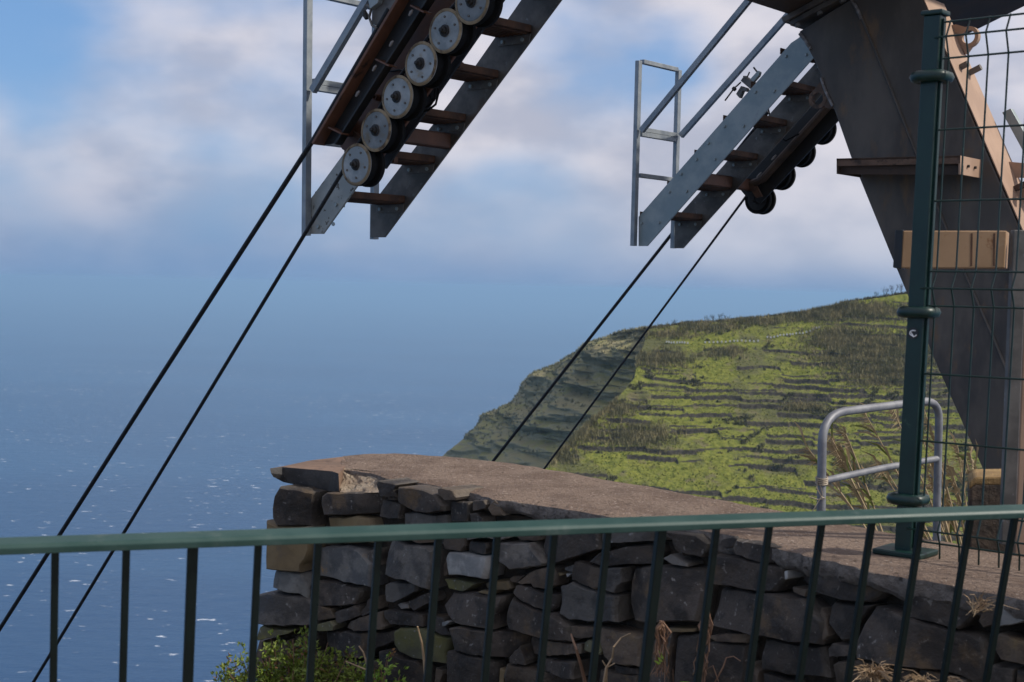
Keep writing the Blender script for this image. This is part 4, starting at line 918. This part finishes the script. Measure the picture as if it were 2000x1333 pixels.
# ------------------------------------------------------------------ maintenance stairs beside the ropes
def stair(a0, width, outline, treads, post_b, post_t, bars, rails, cross, bolts, near_m, far_m, lab, other_side):
    """outline: stringer pixels on plane a_px; the pair is shifted along the axle direction"""
    a_px = a0 if other_side else a0 + width
    st = [ona(x, y, a_px) for x, y in outline]
    near = [p if other_side else p - A * width for p in st]; far = [p + A * width if other_side else p for p in st]
    t0 = thing('maintenance_stair', near[0], lab, 'stair', 'maintenance stairs of the cableway')
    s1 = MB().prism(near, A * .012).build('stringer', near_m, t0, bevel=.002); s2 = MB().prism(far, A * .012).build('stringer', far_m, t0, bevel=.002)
    for (x, y) in treads:
        c = ona(x, y, a0 + width)
        b0 = c - LL * .245; tr = MB()
        tr.prism([b0 - A * (width - .012), b0 - A * .002, c - A * .002, c - A * (width - .012)], Z * .006)                   # perforated sheet
        tr.prism([c - A * (width - .012), c - A * .002, c - A * .002 + Z * .042, c - A * (width - .012) + Z * .042], -LL * .006)   # folded lips
        tr.prism([b0 - A * (width - .012), b0 - A * .002, b0 - A * .002 + Z * .042, b0 - A * (width - .012) + Z * .042], LL * .006)
        for k in range(1, 8):
            q = b0 + LL * (.245 * k / 8) - A * (width - .02); tr.prism([q, q + A * (width - .03), q + A * (width - .03) - Z * .006, q - Z * .006], LL * .007)
        tro = tr.build('tread', 'rust', t0)
        for s_, aa in ((1, -.004), (-1, -width + .014)):
            mb = MB(); q = c + A * aa - Z * .008; mb.prism([q - LL * .225, q, q - Z * .042 - LL * .01, q - Z * .042 - LL * .225], A * (-.006 * s_)); mb.build('angle_bracket', 'galvd', tro)
            for u in (.05, .19):
                mb = MB(); mb.lathe(q - LL * u - Z * .024 + A * (-.007 * s_), A * (-s_), [(0, .011), (.01, .011)], 6); mb.build('bolt', 'galv', tro)
    # end frame: two posts, top bar and rungs, then the sloping handrails
    pb_ = ona(*post_b, a0) - A * .001; pt_ = ona(*post_t, a0); hgt = (pt_ - pb_)
    w = .042
    for k, m_ in ((0, 'rail'), (1, 'rail')):
        q = pb_ + A * (width * k + (.028 if k else -.022)); mb = MB(); mb.bar(q, q + hgt, w * .8, w, LL); mb.build('post', m_, t0, bevel=.002)
    for (y, n_) in bars:
        u = (post_b[1] - y) / (post_b[1] - post_t[1]); q = pb_ + hgt * u
        for k in range(n_):
            zz = Z * (-.034 * k); mb = MB(); mb.bar(q - A * (-.02) + zz, q + A * (width - .002) + zz, .032 if n_ > 1 else .03, .04, Z); mb.build('rung', 'rail', t0, bevel=.002)
    for (p, q, aa) in rails:
        P0 = ona(*p, aa); P1 = ona(*q, aa); mb = MB(); mb.bar(P0, P1 + (P1 - P0) * .25, .032, .042, A); mb.build('handrail', 'rail', t0, bevel=.002)
    if cross:
        q = ona(*cross, a0 + width); a1 = -(width + (.30 if not other_side else -.014)); a2 = .30 if other_side else 0
        mb = MB(); mb.prism([q + A * a1, q + A * a2, q + A * a2 + Z * .085, q + A * a1 + Z * .085], -LL * .008); mb.prism([q + A * a1, q + A * a2, q + A * a2 - LL * .05, q + A * a1 - LL * .05], Z * .008); mb.prism([q + A * a1 + Z * .077, q + A * a2 + Z * .077, q + A * a2 + Z * .077 - LL * .05, q + A * a1 + Z * .077 - LL * .05], Z * .008); mb.build('cross_channel', 'brown', t0)
    for (x, y) in bolts:
        c = ona(x, y, a0 - .001); mb = MB(); mb.lathe(c, -A, [(0, .011), (.009, .011)], 6); mb.build('bolt', 'galv', s1)
    return t0
WD = .48
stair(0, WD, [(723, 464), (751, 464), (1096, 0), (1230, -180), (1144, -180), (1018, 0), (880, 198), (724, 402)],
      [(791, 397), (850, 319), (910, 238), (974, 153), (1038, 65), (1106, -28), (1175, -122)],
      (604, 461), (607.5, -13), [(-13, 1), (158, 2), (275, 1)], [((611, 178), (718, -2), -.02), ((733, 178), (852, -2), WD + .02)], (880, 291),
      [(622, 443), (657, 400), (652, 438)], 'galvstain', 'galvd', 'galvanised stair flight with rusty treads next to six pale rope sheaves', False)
A3 = A.dot(ona(1240, 480, 3.14) - O)
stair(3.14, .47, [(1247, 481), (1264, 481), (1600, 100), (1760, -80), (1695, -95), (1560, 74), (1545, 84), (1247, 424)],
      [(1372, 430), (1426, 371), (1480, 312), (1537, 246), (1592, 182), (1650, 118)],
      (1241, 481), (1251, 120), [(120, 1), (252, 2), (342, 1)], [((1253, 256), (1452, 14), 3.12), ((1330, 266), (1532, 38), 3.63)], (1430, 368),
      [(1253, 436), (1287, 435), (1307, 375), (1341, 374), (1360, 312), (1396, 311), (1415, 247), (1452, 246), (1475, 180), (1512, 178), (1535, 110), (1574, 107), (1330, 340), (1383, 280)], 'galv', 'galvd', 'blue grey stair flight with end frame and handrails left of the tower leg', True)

# ------------------------------------------------------------------ rope sheave batteries
RS = .1085
def sheave(c, par, shiny, face=-1):
    """wheel with its axle along A; face=-1: plate toward the viewer"""
    ax = A * face                                     # from the groove toward the plate
    body = MB(); body.lathe(c - ax * .10, ax, [(0, RS * .96), (.006, RS), (.026, RS), (.034, RS * .80), (.058, RS * .80), (.068, RS * .985), (.094, RS), (.1, RS * .985)], 40)
    b = body.build('sheave', 'rubber', par, smooth=True, sharp=50)
    if shiny:
        MB().lathe(c, ax, [(-.002, RS * .985), (.004, RS * .975), (.006, RS * .84), (.0075, RS * .82), (.0075, .02)], 40).build('face_plate', 'disc', b, smooth=True, sharp=12)
        MB().lathe(c, ax, [(.0045, RS * .99), (.0065, RS * .97), (.0090, RS * .88), (.0074, RS * .85)], 40, False).build('rim', 'discrim', b, smooth=True, sharp=40)
        MB().lathe(c, ax, [(.006, RS * .27), (.014, RS * .27), (.016, RS * .19), (.026, RS * .17), (.030, RS * .10), (.042, RS * .09), (.044, RS * .05)], 20).build('hub', 'dark', b, smooth=True, sharp=30)
        MB().lathe(c, ax, [(.006, RS * .29), (.010, RS * .28)], 24).build('hub_ring', 'weld', b, smooth=True)
        x = (LL * math.cos(.7 + c.z * 3) + Z * math.sin(.7 + c.z * 3)); y = A.cross(x)
        for i in range(5):
            an = 2 * math.pi * i / 5; MB().lathe(c + (x * math.cos(an) + y * math.sin(an)) * RS * .62, ax, [(.006, .0062), (.012, .0062), (.013, .004)], 6).build('bolt', 'galvd', b)
    else:
        MB().lathe(c, ax, [(-.001, RS * .75), (.003, RS * .74)], 32).build('face_plate', 'dark', b)  # right-hand wheels near black: being in shade is painted into them
        MB().lathe(c, ax, [(0, RS * .3), (.05, RS * .28)], 16).build('hub', 'dark', b, smooth=True)
    return b
aS1 = -.36
SH = [(697, 322), (735.5, 255), (777, 190), (823, 125), (871, 61), (923, 4), (980, -62)]
cs = [ona(x, y, aS1) for x, y in SH]
trn = thing('sheave_battery', cs[0], 'brown rope sheave battery with six pale galvanised wheel plates', 'sheave battery')
for c in cs: sheave(c, trn, True)
aP = aS1 + .115
MB().prism([ona(x, y, aP) for x, y in ((652, 262), (668, 292), (712, 318), (742, 312), (1010, -60), (1050, -130), (960, -130), (880, -40))], A * .016).build('side_plate', 'brown', trn, bevel=.002)
MB().prism([ona(x, y, aP + .13) for x, y in ((690, 268), (712, 322), (752, 330), (1060, -110), (960, -130))], A * .016).build('side_plate', 'dark', trn, bevel=.002)
for c in cs: MB().lathe(c + A * .08, A, [(0, .022), (.10, .022)], 12).build('axle', 'dark', trn, smooth=True)
# brown I beam carrying the track rope, above the wheels
aI = -.44
def strip(p0, p1, th, a, dep, nm, m):
    q0 = ona(*p0, a); q1 = ona(*p1, a); d = (q1 - q0).normalized(); n = A.cross(d).normalized()
    if n.z > 0: n = -n
    return MB().prism([q0, q1, q1 + n * th, q0 + n * th], A * dep).build(nm, m, trn, bevel=.002)
strip((608, 279), (822, -85), .016, aI, .085, 'top_flange', 'brown')
strip((652, 280), (884, -85), .012, aI + .03, .05, 'bottom_flange', 'dark')
w0 = [ona(x, y, aI + .07) for x, y in ((620, 281), (640, 283), (666, 276), (900, -85), (830, -85))]
MB().prism(w0, A * .010).build('beam_web', 'dark', trn)
for (x, y) in ((640, 250), (732, 117), (800, 12)):
    q0 = ona(x, y, aI + .015); q1 = ona(x + 26, y + 13, aI + .015); mb = MB(); mb.prism([q0, q1, q1 + (LL * .7 + Z * .7) * .008, q0 + (LL * .7 + Z * .7) * .008], A * .055); mb.build('stiffener', 'brown', trn)
mb = MB(); c = ona(690, 192, aP - .002)
for (x, y, r_) in ((739, 191, .017),):
    c = ona(x, y, aP - .001); MB().lathe(c, -A, [(0, r_), (.03, r_), (.03, r_ * .6), (.01, r_ * .6)], 16).build('bush', 'brown', trn, smooth=True)
# bits of scraped bare metal on the beam edge
for i, (x, y) in enumerate(((806, 20), (768, 80), (735, 128), (702, 178))):
    q0 = ona(x, y, aI + .018); q1 = ona(x - 7, y + 11, aI + .018); mb = MB(); mb.tube([q0, (q0 + q1) / 2 + Z * .003, q1], [.005, .009, .005], 6); mb.build('weld_bead', 'weld', trn, smooth=True)
# retaining lugs under the wheels
for poly in ([(752, 312), (770, 306), (769, 318), (740, 320)], [(884, 112), (899, 122), (897, 133), (868, 130)], [(686, 262), (690, 256), (709, 272), (704, 281)]):
    MB().prism([ona(x, y, aP - .02 if poly[0][0] < 700 else aP + .15) for x, y in poly], A * .03).build('lug', 'rust', trn, bevel=.002)
mb = MB(); mb.tube([ona(x, y, aP + .05) for x, y in ((845, 160), (850, 175), (848, 196), (836, 208), (812, 214))], .006, 6); mb.build('hose', 'rubber', trn, smooth=True)
mb = MB(); mb.tube([ona(x, y, aP + .07) for x, y in ((851, 160), (857, 180), (851, 204), (836, 216), (808, 219))], .006, 6); mb.build('hose', 'rubber', trn, smooth=True)
mb = MB(); mb.tube([ona(x, y, aP + .06) for x, y in ((834, 180), (841, 190), (846, 196))], .005, 6); mb.build('hose', 'rubber', trn, smooth=True)
mb = MB(); mb.tube([ona(x, y, aP - .004) for x, y in ((748, 137), (764, 139), (780, 137), (792, 140))], .005, 6); mb.build('hose', 'dark', trn, smooth=True)
# switch box and cable on top of the beam
MB().prism([ona(x, y, aI + .02) for x, y in ((716, -14), (742, -22), (738, 6), (722, 18))], A * .05).build('switch_box', 'galv', trn, bevel=.003)
MB().prism([ona(x, y, aI + .05) for x, y in ((727, 12), (745, -20), (792, -20), (748, 42), (733, 50), (726, 46))], A * .012).build('bracket_plate', 'galvd', trn, bevel=.002)
mb = MB(); mb.tube([ona(x, y, aI + .03) for x, y in ((716, 10), (725, 18), (721, 34), (727, 50), (736, 57))], .007, 7); mb.build('cable_lead', 'galvd', trn, smooth=True)
mb = MB(); c = ona(714, 30, aI + .03); mb.tube([c + Z * .02 - LL * .012, c, c - Z * .018 + LL * .01], [.012, .015, .011], 8); mb.build('cable_plug', 'dark', trn, smooth=True)

aR1 = 3.14 + .47 + .36
SR = [(1479, 390), (1517, 342), (1556, 297), (1596, 252), (1638, 207)]
cr = [ona(x, y, aR1) for x, y in SR]
tr2 = thing('sheave_battery', cr[0], 'shade-dark rope sheave battery hanging behind the blue grey stair', 'sheave battery')
for c in cr: sheave(c, tr2, False, -1)
aQ = aR1 - .07
MB().prism([ona(x, y, aQ) for x, y in ((1438, 362), (1455, 382), (1484, 398), (1494, 388), (1680, 190), (1700, 60), (1640, 110), (1462, 330))], A * .016).build('side_plate', 'dark', tr2, bevel=.002)
mb = MB(); mb.tube([ona(x, y, aQ - .03) for x, y in ((1462, 362), (1490, 350), (1620, 205), (1700, 118))], .03, 10); mb.build('carrier_tube', 'beam', tr2, smooth=True)
for c in cr: MB().lathe(c - A * .075, A, [(0, .02), (.1, .02)], 10).build('axle', 'dark', tr2, smooth=True)
for (x, y) in ((1457, 357), (1472, 372)):
    c = ona(x, y, aQ - .06); mb = MB(); mb.prism([ona(x - 8, y - 5, aQ - .05), ona(x + 6, y - 8, aQ - .05), ona(x + 16, y + 12, aQ - .05), ona(x + 4, y + 15, aQ - .05)], A * .02); mb.build('lug', 'rust', tr2, bevel=.002)
for (x, y) in ((1487, 337), (1516, 303)):
    q0 = ona(x, y, aQ - .065); q1 = ona(x - 9, y + 10, aQ - .065); mb = MB(); mb.tube([q0, (q0 + q1) / 2, q1], [.004, .008, .004], 6); mb.build('weld_bead', 'weld', tr2, smooth=True)
mb = MB(); mb.tube([ona(x, y, aQ - .08) for x, y in ((1500, 212), (1512, 262), (1535, 275), (1560, 262))], .007, 6); mb.build('hose', 'rubber', tr2, smooth=True)

# small clamp on the blue grey stair
aV = 3.14 + .1
vt = thing('rope_clamp', ona(1462, 180, aV), 'small grey steel clamp with T handles on the blue grey stair', 'clamp')
MB().prism([ona(x, y, aV) for x, y in ((1446, 158), (1453, 148), (1473, 162), (1467, 176))], A * .05).build('body', 'galvd', vt, bevel=.004)
MB().prism([ona(x, y, aV + .01) for x, y in ((1437, 184), (1447, 168), (1458, 172), (1460, 180), (1450, 178), (1444, 192))], A * .04).build('jaw', 'galvd', vt, bevel=.003)
MB().prism([ona(x, y, aV + .01) for x, y in ((1462, 158), (1480, 138), (1484, 141), (1482, 148), (1468, 164))], A * .03).build('jaw', 'galv', vt, bevel=.003)
mb = MB(); mb.tube([ona(x, y, aV + .02) for x, y in ((1416, 197), (1433, 174), (1447, 161))], .0055, 6); mb.build('handle', 'dark', vt, smooth=True)
mb = MB(); mb.tube([ona(x, y, aV + .02) for x, y in ((1432, 172), (1436, 176))], .014, 8); mb.build('knob', 'dark', vt, smooth=True)
mb = MB(); mb.tube([ona(x, y, aV + .02) for x, y in ((1472, 132), (1478, 140))], .006, 6); mb.build('screw', 'dark', vt, smooth=True)
mb = MB(); mb.tube([ona(x, y, aV + .02) for x, y in ((1452, 150), (1460, 150), (1464, 141))], .006, 6); mb.build('screw', 'galvd', vt, smooth=True)

# ------------------------------------------------------------------ ropes
def rope(pts, r, ext, lab):
    pts = [Vector(p) for p in pts]; d = (pts[-1] - pts[-2]).normalized()
    pts = pts + [pts[-1] + d * ext * k for k in (.1, .3, .6, 1.0)]
    o = MB().tube(pts, r, 10).build('steel_rope', 'rope', None, smooth=True, sharp=60); tag(o, lab, 'rope', 'steel ropes of the cableway'); return o
aL1 = aI + .055
rope([ona(760, 18, aL1), ona(613, 272, aL1), ona(300, 757, aL1), ona(0, 1228, aL1)], .0135, 60, 'thick black rope leaving the brown beam end above the wheel plates')
aL2 = aS1 + .045
wp = []
for c in reversed(cs): 
    d = (cs[-1] - cs[0]).normalized(); n = A.cross(d).normalized(); n = n if n.z > 0 else -n; wp.append(c + A * .045 + n * (RS * .80 + .012))
wp[-1] = ona(683, 312, aL2)
rope(wp + [ona(668, 337, aL2), ona(400, 780, aL2), ona(65, 1333, aL2)], .0105, 60, 'thinner black rope running over the pale sheave wheels')
aR2 = aR1 + .03
rope([ona(1500, 219, aR1 - .2), ona(1310, 460, aR1 - .2), ona(960, 905, aR1 - .2)], .0135, 60, 'thick black rope passing behind the lower end of the blue grey stair')
rope([ona(1640, 150, aR2), ona(1556, 262, aR2), ona(1468, 368, aR2), ona(1452, 391, aR2), ona(1060, 920, aR2)], .0095, 60, 'thinner black rope leaving the shade-dark sheave wheels')

# ------------------------------------------------------------------ plants near the wall
pr = random.Random(21)
def rv(a): return Vector((pr.uniform(-a, a), pr.uniform(-a, a), pr.uniform(-a, a)))
def leaf(mb, p, d, ln, w):
    d = d.normalized(); s = d.cross(Vector((pr.uniform(-1, 1), pr.uniform(-1, 1), pr.uniform(-1, 1)))).normalized() * w / 2
    n = d.cross(s).normalized() * ln * .12
    mb.add([p, p + d * ln * .45 + s + n, p + d * ln, p + d * ln * .45 - s + n], [(0, 1, 2), (0, 2, 3)])
def shrub(x, ybase, d, hpx, wpx, nst, nlf, lm, label, name='green_shrub', lf=.022):
    b = P(x, ybase, d); b.z = 0; H = P(x, 1333 - hpx, d).z; Wd = wpx / F * d
    t0 = thing(name, b, label, 'plant')
    sm = MB(); lv = MB(); rd = MB()
    for i in range(nst):
        u = pr.uniform(-1, 1); p = b + Vector((u * Wd * .6, pr.uniform(-.06, .06), 0)); h = H * (1 - .45 * abs(u)) * pr.uniform(.55, 1.05)
        e = p + Vector((u * Wd * .45 + pr.uniform(-.05, .05), pr.uniform(-.08, .05), h)); mid = p.lerp(e, .5) + rv(.02)
        pts = [p.lerp(mid, t).lerp(mid.lerp(e, t), t) for t in [k / 6 for k in range(7)]]
        sm.tube(pts, [.003, .003, .0026, .0022, .002, .0016, .001], 4, False)
        for k in range(nlf):
            t = pr.uniform(.25, 1); q = p.lerp(mid, t).lerp(mid.lerp(e, t), t); dr = Vector((pr.uniform(-1, 1), pr.uniform(-1, .6), pr.uniform(-.1, 1)))
            tw = q + dr.normalized() * pr.uniform(.004, .035)
            tgt = rd if pr.random() < .06 else lv
            for _ in range(3): leaf(tgt, tw + rv(.006), dr + rv(.7), pr.uniform(.6, 1.1) * lf, lf * .42)
    sm.build('stems', 'dry', t0); lv.build('foliage', lm, t0)['kind'] = 'stuff'; r_ = rd.build('reddish_leaves', 'redleaf', t0); r_['kind'] = 'stuff'
shrub(590, 1400, 5.12, 105, 150, 90, 26, 'leaf', 'feathery green shrub growing at the foot of the wall end')
shrub(745, 1400, 4.95, 50, 40, 22, 20, 'brightleaf', 'small bright green tuft at the wall foot beside two straw sticks')
shrub(1322, 1400, 4.02, 70, 26, 9, 14, 'brightleaf', 'young bright green sprout beside the hanging dead weed', 'green_sprout', .036)
# dead weeds: hanging roots, bare stalks and dry tufts
def dead(paths, d, rad, m, label, name, hang=None):
    b = P(paths[0][0][0], 1400, d); b.z = 0; t0 = thing(name, b, label, 'dead plant')
    for pth in paths:
        pts = [P(x, y, d + pr.uniform(-.02, .02)) + rv(.003) for x, y in pth]
        if pth[0][1] > 1300: pts = [Vector((pts[0].x, pts[0].y, -.03))] + pts
        MB().tube(pts, [rad * (1 - .55 * i / (len(pts) - 1)) for i in range(len(pts))], 5).build('stalk', m, t0, smooth=True)
dead([[(735, 1330), (718, 1308), (675, 1292)], [(720, 1310), (708, 1275), (702, 1262)]], 4.96, .0055, 'straw', 'two pale straw sticks crossing at the wall foot', 'dry_sticks')
dead([[(832, 1333), (828, 1290), (822, 1255), (816, 1226)]], 4.72, .007, 'straw', 'single upright straw coloured stalk in front of the mossy stone', 'dry_stalk')
dead([[(1141, 1333), (1132, 1295), (1126, 1270), (1118, 1250), (1114, 1238)]], 4.4, .007, 'dry', 'orange brown curved stalk leaning against the wall', 'dry_stalk')
dead([[(1180, 1333), (1184, 1305), (1196, 1285), (1200, 1265), (1214, 1248), (1232, 1236)], [(1186, 1303), (1175, 1290)], [(1184, 1306), (1200, 1296)]], 4.25, .0045, 'straw', 'thin branching pale twig in front of the wall', 'dry_twig')
root = [[(1294, 1215), (1285, 1235), (1280, 1262), (1283, 1300), (1268, 1325)]]
for k in range(16):
    x = 1292 + pr.uniform(-10, 12); pth = [(1294 + pr.uniform(-4, 4), 1216 + pr.uniform(-3, 3))]
    for j in range(5): pth.append((x + pr.uniform(-9, 9) + (j - 2) * pr.uniform(-4, 4), 1232 + j * 22 + pr.uniform(-5, 5)))
    root.append(pth)
dead(root, 4.12, .003, 'dry', 'tangled brown dead weed hanging against the wall', 'dead_weed')
root = []
for k in range(12):
    x = 1378 + pr.uniform(-8, 8); root.append([(1382 + pr.uniform(-3, 3), 1196 + pr.uniform(-3, 6))] + [(x + pr.uniform(-9, 6) - j * 3, 1222 + j * 24) for j in range(5)])
root += [[(1378, 1333), (1377, 1300), (1374, 1275)], [(1377, 1310), (1392, 1300), (1402, 1333)], [(1395, 1333), (1412, 1302), (1418, 1286), (1432, 1284), (1448, 1290)], [(1372, 1310), (1362, 1296)]]
dead(root, 4.0, .0032, 'dry', 'dry brown stems with thin branches rising beside the green sprout', 'dead_weed')
def grass_tuft(x, y, d, n, sp, label, up_=.6, onwall=False):
    b = P(x, y, d); t0 = thing('dry_grass_tuft', b, label, 'dry grass')
    mb = MB()
    for i in range(n):
        dr = Vector((pr.uniform(-1, 1), pr.uniform(-1, .2), pr.uniform(-.2, up_))); ln = pr.uniform(.5, 1) * sp; p = b + rv(.012)
        mb.tube([p, p + dr * ln * .5 + Z * ln * .18, p + dr * ln + Z * ln * .05 * pr.uniform(-3, 2)], [.0016, .0013, .0007], 3, False)
    mb.build('blades', 'straw', t0)['kind'] = 'stuff'
grass_tuft(1705, 1322, 3.52, 120, .075, 'curled tan dry grass tuft at the foot of the big slate stone', .7)
grass_tuft(1800, 1335, 3.36, 60, .06, 'flat dry grass tuft below the widest slate stone', .3)
grass_tuft(1850, 1338, 3.3, 40, .05, 'sparse dry grass wisp right of the flat dry tuft', .3)
grass_tuft(1908, 1190, 3.335, 26, .07, 'few straw blades sprouting from a wall joint under the concrete edge', .9)
# dry reeds behind the handrail
def reeds(bx, d, tips, label, leaves=5, green=.25):
    b = P(bx, 1180, d); t0 = thing('dry_reed', b, label, 'reed')
    gb = float(np.interp(0, [0, 1], [0, 1]))
    for (x0_, x1, y1) in tips:
        p = P(x0_, 1180, d + pr.uniform(-.15, .15)); e = P(x1, y1, d + pr.uniform(-.3, .1)); mid = p.lerp(e, .55) + Vector((0, 0, .05)) + rv(.02)
        pts = [p.lerp(mid, t).lerp(mid.lerp(e, t), t) for t in [k / 8 for k in range(9)]]
        mb = MB(); mb.tube(pts, [.0065 - .0045 * k / 8 for k in range(9)], 5, False)
        st_ = mb.build('stem', 'reed', t0, smooth=True)
        lv = MB(); gl = MB(); dirs = (pts[-1] - pts[-3]).normalized()
        for k in range(leaves * 3):
            t = pr.uniform(.35, 1); q = p.lerp(mid, t).lerp(mid.lerp(e, t), t); dr = (dirs + rv(.55) + Vector((-.15, 0, .1))).normalized()
            ln = pr.uniform(.06, .16); s = dr.cross(Vector((0, 1, .3))).normalized() * .0055; q2 = q + dr * ln * .55; q3 = q + dr * ln + Vector((pr.uniform(-.03, .0), 0, -.025))
            (gl if pr.random() < green else lv).add([q - s * .5, q + s * .5, q2 + s, q2 - s, q3], [(0, 1, 2, 3), (3, 2, 4)])
        for k in range(34):                                   # drooping plume
            q = pts[-1] - dirs * pr.uniform(0, .09); dr = (dirs * .5 + Vector((-.5, 0, -.25)) + rv(.5)).normalized(); ln = pr.uniform(.03, .085); s = dr.cross(Vector((0, 1, .2))).normalized() * .0017
            lv.add([q - s, q + s, q + dr * ln + Vector((0, 0, -.012))], [(0, 1, 2)])
        lv.build('dry_leaves', 'reed', st_)['kind'] = 'stuff'
        if gl.v: gl.build('green_leaves', 'reedgreen', st_)['kind'] = 'stuff'
reeds(1745, 6.3, [(1760, 1622, 852), (1775, 1632, 880), (1768, 1648, 838), (1790, 1575, 872), (1765, 1640, 865)], 'leaning dry reeds with drooping plumes under the handrail arch')
reeds(1860, 6.6, [(1880, 1688, 805), (1870, 1712, 905), (1885, 1725, 910), (1900, 1745, 800), (1905, 1805, 800), (1890, 1795, 830)], 'dry reeds passing behind the green fence post', 4, .2)
reeds(1900, 6.9, [(1905, 1850, 900), (1915, 1870, 870), (1920, 1862, 930), (1925, 1885, 890), (1930, 1895, 880), (1895, 1835, 880), (1918, 1845, 955), (1935, 1905, 905), (1880, 1820, 900), (1875, 1815, 930), (1870, 1830, 850), (1860, 1840, 915)], 'dense dry reed clump between handrail and shaded block', 4, .12)

# ------------------------------------------------------------------ haze
mt = bpy.data.materials.new('haze_air'); mt.use_nodes = True; t = mt.node_tree; t.nodes.clear()
pv = t.nodes.new('ShaderNodeVolumePrincipled'); pv.inputs['Color'].default_value = (.42, .69, 1.0, 1); pv.inputs['Density'].default_value = 1.25e-4
pv.inputs['Anisotropy'].default_value = 0.15
mo = t.nodes.new('ShaderNodeOutputMaterial'); t.links.new(pv.outputs[0], mo.inputs['Volume'])
hm = MB().box((0, 0, (SEA - 1 + 16) / 2), ((1, 0, 0), (0, 1, 0), Z), (97000, 97000, (16 - SEA + 1) / 2))
G['haze'] = mt
o = hm.build('haze', 'haze'); tag(o, kind='stuff')
